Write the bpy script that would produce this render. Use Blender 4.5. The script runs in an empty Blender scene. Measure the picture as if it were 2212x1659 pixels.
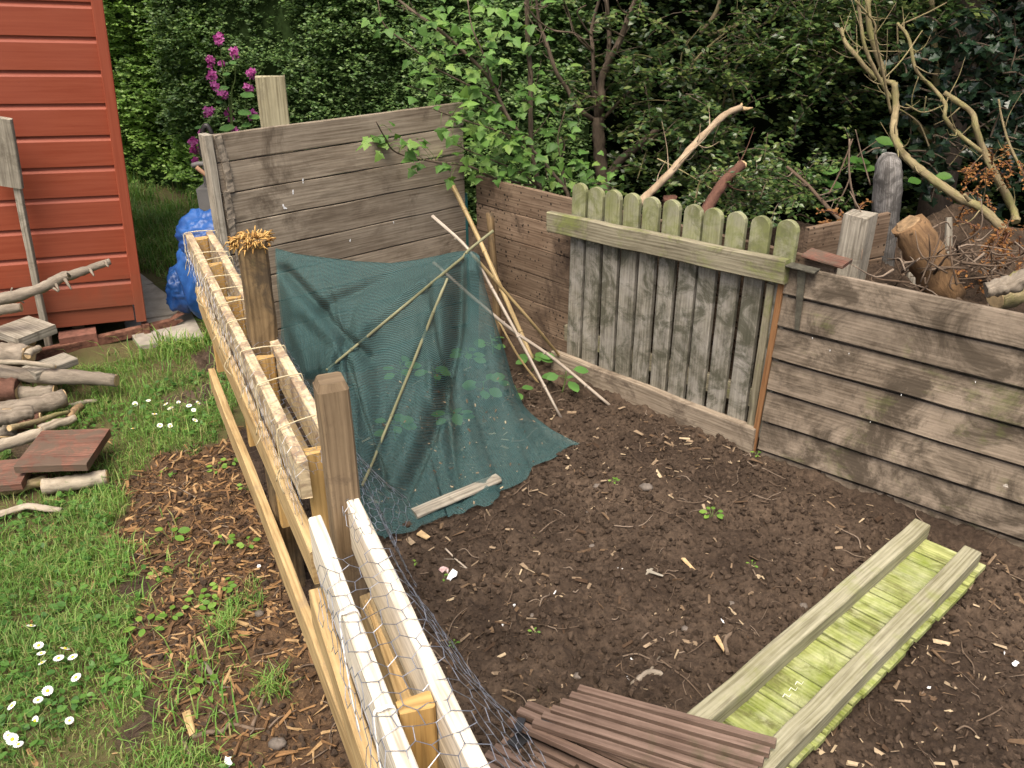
import bpy, math, random
import numpy as np
from mathutils import Vector
from mathutils.bvhtree import BVHTree

random.seed(7); RNG = np.random.default_rng(11)
S = bpy.context.scene
COL = S.collection
R = math.radians

# ------------------------------------------------------------------ camera, sky, sun, exposure
FPX, PITCH, CAMH = 1867.0, R(27.0), 1.70          # focal length in units of a 2212 px wide frame
cam = bpy.data.objects.new('camera', bpy.data.cameras.new('camera')); COL.objects.link(cam)
cam.location = (0, 0, CAMH); cam.rotation_euler = (R(90) - PITCH, 0, 0)
cam.data.sensor_width = 36; cam.data.lens = 36 * FPX / 2212
cam.data.clip_start = .05; cam.data.clip_end = 500
S.camera = cam

W = bpy.data.worlds.new('World'); S.world = W; W.use_nodes = True
sky = W.node_tree.nodes.new('ShaderNodeTexSky'); sky.sky_type = 'NISHITA'; sky.sun_disc = False
SUN_EL, SUN_AZ = R(64), R(196)                    # azimuth from +Y clockwise: light from behind, left
sky.sun_elevation = SUN_EL; sky.sun_rotation = SUN_AZ
sky.air_density = 1.0; sky.dust_density = 7.0; sky.ozone_density = .6
W.node_tree.links.new(sky.outputs[0], W.node_tree.nodes['Background'].inputs[0])
W.node_tree.nodes['Background'].inputs[1].default_value = .085
sd = bpy.data.lights.new('sun', 'SUN'); sd.energy = 1.5; sd.angle = R(40); sd.color = (1, .93, .80)
sun = bpy.data.objects.new('sun', sd); COL.objects.link(sun)
sdir = Vector((math.sin(SUN_AZ) * math.cos(SUN_EL), math.cos(SUN_AZ) * math.cos(SUN_EL), math.sin(SUN_EL)))
sun.rotation_euler = sdir.to_track_quat('Z', 'Y').to_euler(); sun.location = sdir * 20
S.view_settings.view_transform = 'Standard'; S.view_settings.look = 'None'
S.view_settings.exposure = 1.45; S.view_settings.gamma = 1
S.render.engine = 'CYCLES'
S.cycles.max_bounces = 6; S.cycles.transparent_max_bounces = 12

# ------------------------------------------------------------------ pixel rays -> world points
CP, SP = math.cos(PITCH), math.sin(PITCH)
def ray(x, y):
    u, v = (x - 1106) / FPX, (y - 829.5) / FPX
    return np.array([u, CP - v * SP, -SP - v * CP])
CO = np.array([0, 0, CAMH])
def atz(x, y, z=0.): r = ray(x, y); return CO + r * ((z - CAMH) / r[2])
def atY(x, y, Y): r = ray(x, y); return CO + r * (Y / r[1])
def atpl(x, y, P, Q, off=0.):                      # on the vertical plane through ground points P, Q, moved off m to the camera side
    P, Q = np.array(P[:2], float), np.array(Q[:2], float)
    n = np.array([-(Q - P)[1], (Q - P)[0]]); n /= np.linalg.norm(n)
    if n @ (-P) < 0: n = -n
    r = ray(x, y); t = ((P + n * off) @ n) / (r[:2] @ n)
    return CO + r * t
def unit(v): v = np.asarray(v, float); return v / (np.linalg.norm(v) + 1e-12)
Zv = np.array([0, 0, 1.])

# ------------------------------------------------------------------ noise
def _h(ix, iy, s):
    v = np.sin(ix * 127.1 + iy * 311.7 + s * 74.7) * 43758.5453
    return v - np.floor(v)
def vn(x, y, s=0):
    x = np.asarray(x, float); y = np.asarray(y, float)
    ix, iy = np.floor(x), np.floor(y); fx, fy = x - ix, y - iy
    fx = fx * fx * (3 - 2 * fx); fy = fy * fy * (3 - 2 * fy)
    a = _h(ix, iy, s) * (1 - fx) + _h(ix + 1, iy, s) * fx
    b = _h(ix, iy + 1, s) * (1 - fx) + _h(ix + 1, iy + 1, s) * fx
    return (a * (1 - fy) + b * fy) * 2 - 1
def fbm(x, y, s=0, o=4, g=.5):
    t = 0; a = 1; f = 1
    for k in range(o): t = t + a * vn(x * f, y * f, s + k * 17); a *= g; f *= 2.03
    return t

# ------------------------------------------------------------------ scene-graph helpers
def tag(o, label=None, cat=None, group=None, kind=None):
    if label: o['label'] = label
    if cat: o['category'] = cat
    if group: o['group'] = group
    if kind: o['kind'] = kind
    return o
def thing(name, label, cat, loc, group=None):
    o = bpy.data.objects.new(name, None); COL.objects.link(o); o.location = Vector(loc)
    o.empty_display_size = .05
    return tag(o, label, cat, group)
def wbase(o):
    v = Vector((0, 0, 0))
    while o is not None: v += o.location; o = o.parent
    return np.array(v)
def link(me, name, mat, parent=None, loc=None):
    o = bpy.data.objects.new(name, me); COL.objects.link(o)
    if mat: me.materials.append(mat)
    if parent is not None: o.parent = parent
    elif loc is not None: o.location = Vector(loc)
    return o
def copy_tree(o, parent=None):
    c = o.copy(); COL.objects.link(c); c.parent = parent
    for ch in list(o.children): copy_tree(ch, c)
    return c
def np_mesh(name, V, F, mat, parent=None, loc=None, uv=None, smooth=False, attr=None):
    V = np.asarray(V, np.float32); F = np.asarray(F, np.int32)
    base = wbase(parent) if parent is not None else (np.array(loc, float) if loc is not None else np.zeros(3))
    V = (V - base).astype(np.float32)
    me = bpy.data.meshes.new(name); k = F.shape[1]
    me.vertices.add(len(V)); me.vertices.foreach_set('co', V.ravel())
    me.loops.add(F.size); me.loops.foreach_set('vertex_index', F.ravel())
    me.polygons.add(len(F)); me.polygons.foreach_set('loop_start', np.arange(0, F.size, k, dtype=np.int32))
    me.polygons.foreach_set('use_smooth', np.full(len(F), smooth))
    if uv is not None:
        l = me.uv_layers.new(name='uv'); l.data.foreach_set('uv', np.asarray(uv, np.float32)[F.ravel()].ravel())
    if attr is not None:
        a = me.color_attributes.new('zone', 'FLOAT_COLOR', 'POINT')
        a.data.foreach_set('color', np.asarray(attr, np.float32).ravel())
    me.update(); me.validate()
    return link(me, name, mat, parent, loc)

class MB:
    """collects beams, tubes, prisms and builds ONE mesh object"""
    def __init__(s): s.v = []; s.f = []; s.uv = []; s.sm = []
    def add(s, verts, faces, uvs, smooth=False):
        o = len(s.v); s.v += [tuple(map(float, p)) for p in verts]
        for f, u in zip(faces, uvs):
            s.f.append([i + o for i in f]); s.uv += u; s.sm.append(smooth)
    def beam(s, a, b, w, t, up=Zv, seg=6, jit=.0015, ch=.003, tw=1., rag=0., cap=None):
        """board from a to b (centre line); w along up, t across; tw = taper factor of the end"""
        a, b = np.array(a, float), np.array(b, float); d = unit(b - a)
        side = unit(np.cross(d, up)); upv = unit(np.cross(side, d)); L = np.linalg.norm(b - a)
        ch = min(ch, .4 * w, .4 * t)
        prof = [(-w/2, -t/2+ch), (-w/2+ch, -t/2), (w/2-ch, -t/2), (w/2, -t/2+ch), (w/2, t/2-ch), (w/2-ch, t/2), (-w/2+ch, t/2), (-w/2, t/2-ch)]
        per = [0]; 
        for i in range(8):
            p, q = prof[i], prof[(i + 1) % 8]; per.append(per[-1] + math.hypot(p[0]-q[0], p[1]-q[1]))
        uo, vo = random.random() * 40, random.random() * 40
        V = []; ph = random.random() * 50
        for k in range(seg + 1):
            f = k / seg; c = a + (b - a) * f; sc = 1 + (tw - 1) * f
            ju = jit * vn(f * L * 7 + ph, 1.3, 3); jt = jit * vn(f * L * 7 + ph, 9.3, 5)
            for (pu, pt) in prof:
                rj = random.uniform(-1, 1) * rag if k in (0, seg) else 0
                V.append(c + upv * (pu * sc + ju + random.uniform(-.3, .3) * jit) + side * (pt * sc + jt + random.uniform(-.3, .3) * jit) + d * rj)
        F = []; U = []
        for k in range(seg):
            for i in range(8):
                j = (i + 1) % 8
                F.append([k*8+i, k*8+j, (k+1)*8+j, (k+1)*8+i])
                x0, x1 = uo + k / seg * L, uo + (k + 1) / seg * L
                U.append([(x0, vo+per[i]), (x0, vo+per[i+1]), (x1, vo+per[i+1]), (x1, vo+per[i])])
        F.append(list(range(7, -1, -1))); U.append([(uo + prof[i][1] * .3, vo + prof[i][0]) for i in range(7, -1, -1)])
        F.append([seg*8+i for i in range(8)]); U.append([(uo + 3 + prof[i][1] * .3, vo + prof[i][0]) for i in range(8)])
        s.add(V, F, U)
    def tube(s, pts, rad, n=7, jit=0., smooth=True, sub=4, flat=1.):
        pts = np.array(pts, float)
        rad = np.array(rad if hasattr(rad, '__len__') else [rad] * len(pts), float)
        if len(rad) != len(pts): rad = np.interp(np.linspace(0, 1, len(pts)), np.linspace(0, 1, len(rad)), rad)
        if sub > 1 and len(pts) > 2:
            P = np.vstack([2*pts[0]-pts[1], pts, 2*pts[-1]-pts[-2]]); out = []; ro = []
            for i in range(1, len(P) - 2):
                for k in range(sub):
                    t = k / sub; p0, p1, p2, p3 = P[i-1], P[i], P[i+1], P[i+2]
                    out.append(.5*((2*p1)+(-p0+p2)*t+(2*p0-5*p1+4*p2-p3)*t*t+(-p0+3*p1-3*p2+p3)*t**3))
                    ro.append(rad[i-1]*(1-t)+rad[i]*t)
            out.append(pts[-1]); ro.append(rad[-1]); pts, rad = np.array(out), np.array(ro)
        elif sub > 1:
            t = np.linspace(0, 1, sub + 1)[:, None]; pts = pts[0] * (1 - t) + pts[1] * t; rad = np.interp(t[:, 0], [0, 1], [rad[0], rad[-1]])
        m = len(pts); d0 = unit(pts[1] - pts[0]); ref = Zv if abs(d0[2]) < .9 else np.array([1., 0, 0])
        x = unit(np.cross(d0, ref)); V = []; L = 0; Ls = []
        uo, vo = random.random() * 40, random.random() * 40
        for k in range(m):
            d = unit(pts[min(k+1, m-1)] - pts[max(k-1, 0)]); x = unit(x - d * (x @ d)); y = np.cross(d, x)
            if k: L += np.linalg.norm(pts[k] - pts[k-1])
            Ls.append(L)
            for i in range(n):
                a = 2 * math.pi * i / n; r = rad[k] * (1 + jit * random.uniform(-1, 1))
                V.append(pts[k] + x * math.cos(a) * r + y * math.sin(a) * r * flat)
        F = []; U = []; R0 = max(rad)
        for k in range(m - 1):
            for i in range(n):
                j = (i + 1) % n; F.append([k*n+i, k*n+j, (k+1)*n+j, (k+1)*n+i])
                v0, v1 = vo + i / n * R0 * 6.3, vo + (i + 1) / n * R0 * 6.3
                U.append([(uo+Ls[k], v0), (uo+Ls[k], v1), (uo+Ls[k+1], v1), (uo+Ls[k+1], v0)])
        s.add(V, F, U, smooth)
        off = len(s.v) - m * n
        for ring, rev in ((0, True), (m - 1, False)):
            idx = [ring * n + i for i in range(n)]
            if rev: idx = idx[::-1]
            s.f.append([off + i for i in idx]); s.sm.append(False)
            s.uv += [(uo + 5 + .3 * R0 * math.cos(6.283 * i / n), vo + R0 * math.sin(6.283 * i / n)) for i in range(n)]
    def prism(s, poly, z0, z1):
        """poly: ground polygon (x, y) extruded between z0 and z1"""
        n = len(poly); V = [(p[0], p[1], z0) for p in poly] + [(p[0], p[1], z1) for p in poly]
        ar = sum(poly[i][0]*poly[(i+1)%n][1]-poly[(i+1)%n][0]*poly[i][1] for i in range(n))
        if ar < 0: poly = poly[::-1]; return s.prism(poly, z0, z1)
        F = [list(range(n))[::-1], [n + i for i in range(n)]] + [[i, (i+1) % n, n + (i+1) % n, n + i] for i in range(n)]
        s.add(V, F, [[(V[i][0], V[i][1] + V[i][2]) for i in f] for f in F])
    def quad(s, a, b, c, d, th=.002):
        """thin solid sheet"""
        a, b, c, d = [np.array(p, float) for p in (a, b, c, d)]; n = unit(np.cross(b - a, c - a)) * th
        V = [a, b, c, d, a + n, b + n, c + n, d + n]
        F = [[3,2,1,0], [4,5,6,7], [0,1,5,4], [1,2,6,5], [2,3,7,6], [3,0,4,7]]
        s.add(V, F, [[(V[i][0] * 1., V[i][1] + V[i][2]) for i in f] for f in F])
    def build(s, name, mat, parent=None, loc=None):
        base = wbase(parent) if parent is not None else (np.array(loc, float) if loc is not None else np.zeros(3))
        me = bpy.data.meshes.new(name)
        me.from_pydata([tuple(np.array(p) - base) for p in s.v], [], s.f)
        l = me.uv_layers.new(name='uv'); l.data.foreach_set('uv', [c for u in s.uv for c in u])
        me.polygons.foreach_set('use_smooth', s.sm); me.update()
        return link(me, name, mat, parent, loc)

def scatter(TV, TF, mats, pos):
    TV = np.asarray(TV, float); TF = np.asarray(TF); N = len(pos)
    V = np.einsum('nij,kj->nki', mats, TV) + pos[:, None, :]
    F = TF[None] + (np.arange(N) * len(TV))[:, None, None]
    return V.reshape(-1, 3), F.reshape(-1, TF.shape[1])
def frames(d, roll_n, sc):
    """rotation matrices with local x along d, z near roll_n; sc (N,3) or (N,) scale"""
    d = d / (np.linalg.norm(d, axis=1, keepdims=True) + 1e-9)
    y = np.cross(roll_n, d); y /= (np.linalg.norm(y, axis=1, keepdims=True) + 1e-9); z = np.cross(d, y)
    M = np.stack([d, y, z], axis=2); sc = np.asarray(sc)
    if sc.ndim == 1: sc = np.repeat(sc[:, None], 3, 1)
    return M * sc[:, None, :]
def rdir(n): v = RNG.normal(size=(n, 3)); return v / np.linalg.norm(v, axis=1, keepdims=True)

# ------------------------------------------------------------------ materials
class NT:
    def __init__(s, name):
        s.m = bpy.data.materials.new(name); s.m.use_nodes = True; s.t = s.m.node_tree; s.b = s.t.nodes['Principled BSDF']
        s.out = s.t.nodes['Material Output']
    def n(s, typ, **k):
        o = s.t.nodes.new('ShaderNode' + typ)
        for a, v in k.items():
            if a.startswith('i_'):
                q = a[2:]; sock = o.inputs[int(q)] if q.isdigit() else o.inputs[q.replace('_', ' ')]
                if hasattr(v, 'is_output'): s.t.links.new(v, sock)
                else: sock.default_value = v
            else: setattr(o, a, v)
        return o
    def ramp(s, fac, *stops):
        r = s.n('ValToRGB'); e = r.color_ramp.elements
        while len(e) < len(stops): e.new(.5)
        for q, (p, c) in zip(e, stops):
            q.position = p; q.color = (*c, 1) if hasattr(c, '__len__') else (c, c, c, 1)
        s.t.links.new(fac, r.inputs[0]); return r.outputs[0]
    def mix(s, fac, a, b, mode='MIX'):
        o = s.n('MixRGB', blend_type=mode)
        for q, v in ((0, fac), (1, a), (2, b)):
            if hasattr(v, 'is_output'): s.t.links.new(v, o.inputs[q])
            else: o.inputs[q].default_value = v if q == 0 else ((*v, 1) if len(v) == 3 else v)
        return o.outputs[0]
    def math(s, op, a, b=0.):
        o = s.n('Math', operation=op)
        for q, v in ((0, a), (1, b)):
            if hasattr(v, 'is_output'): s.t.links.new(v, o.inputs[q])
            else: o.inputs[q].default_value = v
        return o.outputs[0]
    def noise(s, vec, scale, detail=5, rough=.6, dist=0.):
        return s.n('TexNoise', i_Vector=vec, i_Scale=scale, i_Detail=detail, i_Roughness=rough, i_Distortion=dist).outputs[0]
    def mapv(s, vec, sc): return s.n('Mapping', i_Vector=vec, i_Scale=sc).outputs[0]
    def bump(s, h, st, dist=.01):
        b = s.n('Bump', i_Height=h, i_Strength=st, i_Distance=dist); s.t.links.new(b.outputs[0], s.b.inputs['Normal'])
    def col(s, c): s.t.links.new(c, s.b.inputs['Base Color'])
    def set(s, **k):
        for a, v in k.items(): s.b.inputs[a.replace('_', ' ')].default_value = v
        return s.m

def wood(name, dark, light, green=None, green_amt=0., stain=None, stain_amt=0., spots=0., knots=True, bump=.5, grain=60., rough=.85, pale=None, pale_amt=0., var=.35, sscale=5., greenz=None):
    k = NT(name); uv = k.n('UVMap', uv_map='uv').outputs[0]; geo = k.n('NewGeometry')
    obj = k.n('TexCoord').outputs['Object']
    w1 = k.noise(k.mapv(uv, (2.2, grain, 1)), 1., 7, .7, .35)
    warp = k.noise(k.mapv(uv, (1.6, 9, 1)), 1., 2, .5)
    wv = k.n('TexWave', wave_type='BANDS', bands_direction='Y', i_Vector=k.mapv(uv, (.9, 26, 1)), i_Scale=1., i_Distortion=6., i_Detail=3., i_Detail_Scale=.7).outputs[1]
    mid = k.noise(k.mapv(uv, (1.5, 13, 1)), 1., 5, .65, .8)
    blot = k.noise(obj, 4.5, 6, .7)
    g = k.math('ADD', k.math('MULTIPLY', w1, .52), k.math('MULTIPLY', wv, .08))
    g = k.math('ADD', g, k.math('ADD', k.math('MULTIPLY', mid, .42), k.math('MULTIPLY', k.math('SUBTRACT', blot, .5), .55)))
    c = k.ramp(g, (.37, dark), (.64, light))
    c = k.mix(1., c, k.ramp(k.noise(k.mapv(uv, (5., grain * 2.2, 1)), 1., 3, .6), (.33, (.62, .60, .58)), (.52, (1., 1., 1.)), (.7, (1.12, 1.12, 1.12))), 'MULTIPLY')
    rnd = geo.outputs['Random Per Island']
    c = k.mix(1., c, k.ramp(rnd, (0, (1 - var,) * 3), (1, (1 + var * .3,) * 3)), 'MULTIPLY')
    if pale:
        f = k.ramp(k.noise(obj, sscale * .7, 6, .7), (.5 - .1 * pale_amt, 0.), (.72, 1.))
        c = k.mix(k.math('MULTIPLY', f, min(1, pale_amt)), c, pale)
    if stain:
        f = k.ramp(k.noise(obj, sscale, 8, .72, .6), (.60 - .3 * stain_amt, 0.), (.70 - .24 * stain_amt, 1.))
        c = k.mix(k.math('MULTIPLY', f, .85), c, stain)
    if green:
        f = k.ramp(k.math('ADD', k.math('MULTIPLY', k.noise(obj, 6., 8, .7, .4), .75), k.math('MULTIPLY', w1, .25)), (.64 - .35 * green_amt, 0.), (.80 - .3 * green_amt, 1.))
        if greenz:
            zz = k.n('SeparateXYZ', i_0=obj).outputs[2]
            tip = k.ramp(k.math('ADD', k.math('MULTIPLY', zz, 1.), k.math('MULTIPLY', k.noise(obj, 9., 4, .6), .16)), (greenz, 0.), (greenz + .05, 1.))
            f = k.math('ADD', k.math('MULTIPLY', f, .35), k.math('MULTIPLY', tip, k.ramp(k.noise(obj, 16., 6, .7), (.34, .25), (.64, .66))))
        c = k.mix(k.math('MULTIPLY', f, .85), c, green)
    if knots:
        vo = k.n('TexVoronoi', i_Vector=k.mapv(uv, (2.6, 8, 1)), i_Scale=1.)
        f = k.ramp(vo.outputs['Distance'], (.035, 1.), (.10, 0.))
        c = k.mix(k.math('MULTIPLY', f, .7), c, tuple(q * .45 for q in dark))
    if spots:
        vo = k.n('TexVoronoi', i_Vector=obj, i_Scale=42.)
        f = k.ramp(k.math('ADD', vo.outputs['Distance'], k.math('MULTIPLY', k.noise(obj, 7., 3), .6)), (.47, 1.), (.50, 0.))
        c = k.mix(k.math('MULTIPLY', f, spots), c, (.018, .012, .008))
    k.col(c); k.bump(g, bump, .004)
    return k.set(Roughness=rough, Specular_IOR_Level=.25)

def bark(name, dark, light, scale=30., green=None, bump=.8):
    k = NT(name); uv = k.n('UVMap', uv_map='uv').outputs[0]; obj = k.n('TexCoord').outputs['Object']
    n1 = k.noise(k.mapv(uv, (.6, 1.4, 1)), scale, 8, .72, .8)
    c = k.ramp(n1, (.3, dark), (.68, light))
    n2 = k.noise(obj, 7., 5, .6)
    c = k.mix(k.math('MULTIPLY', k.ramp(n2, (.42, 0.), (.6, 1.)), .5), c, tuple(q * .55 for q in light))
    if green: c = k.mix(k.math('MULTIPLY', k.ramp(k.noise(obj, 11., 5, .7), (.45, 0.), (.65, 1.)), .7), c, green)
    k.col(c); k.bump(n1, bump, .006)
    return k.set(Roughness=.9, Specular_IOR_Level=.2)

def leafm(name, cols, rough=.5, trans=.3, spec=.35):
    k = NT(name); rnd = k.n('NewGeometry').outputs['Random Per Island']
    obj = k.n('TexCoord').outputs['Object']
    c = k.ramp(rnd, *[(i / max(1, len(cols) - 1), q) for i, q in enumerate(cols)])
    n = k.noise(obj, 1.6, 3, .6)
    c = k.mix(1., c, k.ramp(n, (.35, (.72, .74, .7)), (.65, (1.12, 1.1, 1.0))), 'MULTIPLY')
    k.col(c); k.set(Roughness=rough, Specular_IOR_Level=spec)
    tr = k.n('BsdfTranslucent'); k.t.links.new(k.mix(1., c, (1.15, 1.2, .6), 'MULTIPLY'), tr.inputs[0])
    mx = k.n('MixShader'); mx.inputs[0].default_value = trans
    k.t.links.new(k.b.outputs[0], mx.inputs[1]); k.t.links.new(tr.outputs[0], mx.inputs[2]); k.t.links.new(mx.outputs[0], k.out.inputs[0])
    return k.m

def plain(name, c, rough=.7, metal=0., var=.25, scale=20., c2=None, bump=.2, spec=.4):
    k = NT(name); obj = k.n('TexCoord').outputs['Object']; n = k.noise(obj, scale, 6, .65)
    rnd = k.n('NewGeometry').outputs['Random Per Island']
    cc = k.ramp(n, (.3, tuple(q * (1 - var) for q in c)), (.7, c2 or tuple(min(1, q * (1 + var)) for q in c)))
    cc = k.mix(1., cc, k.ramp(rnd, (0, (1 - var * .8,) * 3), (1, (1.08,) * 3)), 'MULTIPLY')
    k.col(cc); k.bump(n, bump, .003)
    return k.set(Roughness=rough, Metallic=metal, Specular_IOR_Level=spec)

def chips(name, cols, rough=.9):
    k = NT(name); rnd = k.n('NewGeometry').outputs['Random Per Island']
    obj = k.n('TexCoord').outputs['Object']
    c = k.ramp(rnd, *[(i / (len(cols) - 1), q) for i, q in enumerate(cols)])
    c = k.mix(.5, c, k.ramp(k.noise(obj, 90., 4, .7), (.3, (.5, .5, .5)), (.7, (1.2, 1.2, 1.2))), 'MULTIPLY')
    k.col(c); return k.set(Roughness=rough, Specular_IOR_Level=.2)

m_pine = wood('pale_pine', (.34, .225, .10), (.54, .39, .195), stain=(.22, .17, .12), stain_amt=.12, bump=.35, grain=45., var=.2, knots=True)
m_pinew = wood('glare_white_pine', (.60, .53, .42), (.78, .71, .59), stain=(.50, .41, .29), stain_amt=.0, bump=.35, grain=45., var=.12)  # pine whitened for the top rails: their glare is put into the colour
m_pineb = wood('barky_pine', (.45, .34, .20), (.66, .54, .35), stain=(.24, .165, .11), stain_amt=.42, bump=.6, grain=30., var=.2, sscale=16.)
m_block = wood('golden_block', (.40, .245, .085), (.50, .33, .13), stain=(.28, .19, .09), stain_amt=.1, bump=.25, grain=50., var=.2)
m_post = wood('brown_post', (.15, .105, .062), (.26, .188, .115), stain=(.07, .05, .035), stain_amt=.25, bump=.4, sscale=7., grain=90., knots=False)
m_stake = wood('rough_stake', (.10, .065, .032), (.24, .165, .085), stain=(.06, .045, .03), stain_amt=.4, green=(.13, .12, .05), green_amt=.25, bump=.9, grain=40., sscale=9.)
m_wall = wood('grey_brown_boards', (.20, .158, .115), (.335, .280, .212), stain=(.075, .055, .038), stain_amt=.38, bump=.35, sscale=2.6, var=.15)
m_olive = wood('olive_grey_wood', (.24, .21, .125), (.36, .325, .215), stain=(.19, .165, .11), stain_amt=.2, bump=.35, sscale=7., var=.1)
m_fence = wood('brown_lap_boards', (.105, .080, .056), (.265, .212, .160), stain=(.050, .038, .026), stain_amt=.46, green=(.105, .12, .035), green_amt=.24, pale=(.31, .25, .19), pale_amt=.95, bump=.8, sscale=5., var=.3)
m_fence2 = wood('spotted_boards', (.13, .085, .055), (.25, .18, .125), stain=(.06, .04, .028), stain_amt=.25, spots=.9, bump=.5, sscale=4., var=.35)
m_picket = wood('grey_picket', (.13, .12, .09), (.32, .295, .24), stain=(.065, .064, .042), stain_amt=.45, pale=(.40, .375, .34), pale_amt=.7, bump=.8, grain=35., sscale=9., var=.2, knots=False, green=(.25, .28, .085), green_amt=.05, greenz=.76)
m_rail = wood('mossy_rail', (.17, .15, .10), (.30, .27, .19), green=(.20, .24, .055), green_amt=.36, stain=(.10, .085, .06), stain_amt=.25, bump=.7, sscale=6.)
m_base = wood('gravel_board_wood', (.21, .165, .12), (.34, .28, .21), stain=(.10, .075, .055), stain_amt=.28, bump=.6)
m_moss = wood('mossy_planks', (.13, .16, .03), (.40, .42, .17), green=(.15, .20, .018), green_amt=.5, stain=(.09, .085, .03), stain_amt=.25, pale=(.54, .54, .36), pale_amt=.7, bump=.6, grain=30., sscale=9., var=.2, knots=False)
m_mossrail = wood('mossy_batten', (.22, .205, .12), (.36, .34, .24), green=(.19, .21, .06), green_amt=.32, bump=.5, sscale=8.)
m_hard = wood('red_brown_slats', (.115, .074, .055), (.215, .148, .115), stain=(.10, .08, .05), stain_amt=.2, bump=.3, grain=50., var=.35, rough=.65, knots=False)
m_grey = wood('weathered_grey', (.22, .195, .155), (.42, .38, .31), stain=(.14, .12, .09), stain_amt=.3, bump=.7, sscale=8.)
m_redb = wood('red_stained_board', (.10, .042, .03), (.24, .12, .085), stain=(.10, .075, .055), stain_amt=.6, bump=.6, sscale=14.)
m_cane = wood('bamboo', (.34, .24, .11), (.50, .38, .20), bump=.2, var=.4, knots=False, rough=.5)
m_caneo = wood('net_dimmed_cane', (.13, .13, .065), (.25, .24, .145), bump=.2, var=.2, knots=False, rough=.6)  # cane colour dulled to paint in the dimming of the netting
m_canep = wood('pale_cane', (.34, .28, .22), (.52, .45, .37), bump=.2, var=.3, knots=False, rough=.6)
m_bark = bark('branch_bark', (.06, .042, .03), (.19, .145, .105), 26.)
m_barky = bark('lichen_bark', (.12, .09, .045), (.36, .29, .17), 34., green=(.20, .20, .07))
m_barkg = bark('log_bark', (.10, .08, .06), (.33, .28, .22), 22.)
m_barkr = bark('red_bark', (.06, .028, .02), (.17, .085, .06), 28.)
m_birch = bark('pale_log_bark', (.16, .125, .09), (.46, .40, .31), 16.)
m_cut = plain('cut_wood', (.48, .34, .18), .8, var=.3, scale=60.)
m_cutd = plain('weathered_cut_wood', (.26, .17, .09), .85, var=.5, scale=45.)
m_fib = chips('frayed_fibre', [(.20, .09, .025), (.45, .26, .08), (.60, .40, .15)])
m_rust = plain('rust', (.15, .055, .035), .85, .2, .5, 35., (.27, .13, .085), .5)
m_rustb = wood('rust_brown_batten', (.20, .095, .04), (.29, .15, .065), bump=.2, knots=False)
m_iron = plain('dull_iron', (.10, .088, .07), .75, .5, .4, 40., (.17, .16, .12))
m_wire = plain('galvanised_wire', (.30, .31, .34), .42, .75, .2, 60.)
m_twine = plain('twine', (.52, .44, .28), .9, 0, .2, 90.)
m_string = plain('white_string', (.74, .72, .68), .8, 0, .1, 90.)
m_black = plain('black_plastic', (.02, .02, .022), .5, 0, .2, 40.)
m_slab = plain('concrete_slab', (.30, .27, .225), .9, 0, .25, 14., (.40, .355, .30), .4)
m_brick = plain('brick', (.20, .085, .06), .9, 0, .4, 30.)
m_tarp = plain('blue_tarp', (.008, .050, .22), .45, 0, .35, 9., (.03, .12, .38), .1, .4)
m_dark = plain('dark_metal', (.05, .045, .045), .45, .5, .3, 30.)
m_greym = plain('grey_plastic', (.13, .125, .12), .6, 0, .2, 10.)
m_grip = plain('tan_grip', (.30, .17, .10), .7)
m_teal = plain('teal_pipe', (.02, .10, .10), .4, 0, .3, 10.)
m_stone = plain('stone', (.15, .125, .105), .9, 0, .45, 40.)
m_white = plain('white_petal', (.82, .82, .82), .6, 0, .05, 30.)
m_pink = plain('pink_petal', (.55, .27, .26), .6, 0, .35, 60., (.80, .62, .6))
m_yel = plain('daisy_yellow', (.80, .52, .03), .7)
m_bluep = plain('blue_petal', (.30, .42, .85), .6)
m_purp = leafm('purple_petal', [(.42, .05, .30), (.58, .10, .44), (.70, .22, .58)], trans=.35)
m_hedge = leafm('hedge_leaf', [(.055, .112, .038), (.095, .18, .058), (.14, .235, .075), (.21, .31, .11)], .42, .25)
m_hedgeb = leafm('bright_hedge_leaf', [(.15, .29, .06), (.25, .42, .10), (.36, .54, .15)], .45, .3)
m_box = leafm('small_glossy_leaf', [(.022, .050, .016), (.045, .09, .026), (.085, .14, .04), (.16, .20, .06)], .32, .22, .5)
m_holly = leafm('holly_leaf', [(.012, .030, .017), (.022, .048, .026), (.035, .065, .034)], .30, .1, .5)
m_curr = leafm('currant_leaf', [(.07, .16, .032), (.10, .215, .045), (.14, .27, .06), (.21, .33, .08)], .55, .35)
m_bean = leafm('bean_leaf', [(.09, .22, .05), (.13, .28, .075), (.18, .34, .1)], .5, .3)
m_weed = leafm('weed_leaf', [(.09, .20, .03), (.15, .29, .045), (.22, .36, .06)], .5, .3)
m_cover = leafm('clover_leaf', [(.05, .13, .028), (.08, .19, .036), (.12, .25, .05)], .5, .3)
m_grass = leafm('grass_blade', [(.09, .20, .04), (.13, .27, .055), (.18, .33, .075), (.24, .36, .10), (.36, .31, .15)], .5, .35)
m_stem = leafm('green_stem', [(.10, .16, .05), (.14, .2, .06)], .6, .1)
m_deadf = leafm('dead_foliage', [(.12, .05, .015), (.24, .10, .03), (.34, .17, .06)], .8, .2)
m_chip = chips('bark_chip', [(.05, .030, .018), (.09, .056, .034), (.15, .098, .058), (.21, .145, .09), (.30, .225, .15), (.46, .36, .23)])
m_chipm = chips('mulch_chip', [(.045, .026, .016), (.08, .047, .027), (.13, .075, .038), (.20, .11, .05), (.28, .16, .07), (.42, .28, .14)])
m_twig = chips('twig_bark', [(.07, .045, .03), (.14, .10, .07), (.24, .185, .14)])
m_hull = plain('hedge_gloom', (.006, .009, .004), 1., 0, .3, 8., spec=0.)  # near-black hull: the gloom of the hedge hollow is put into the colour

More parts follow.
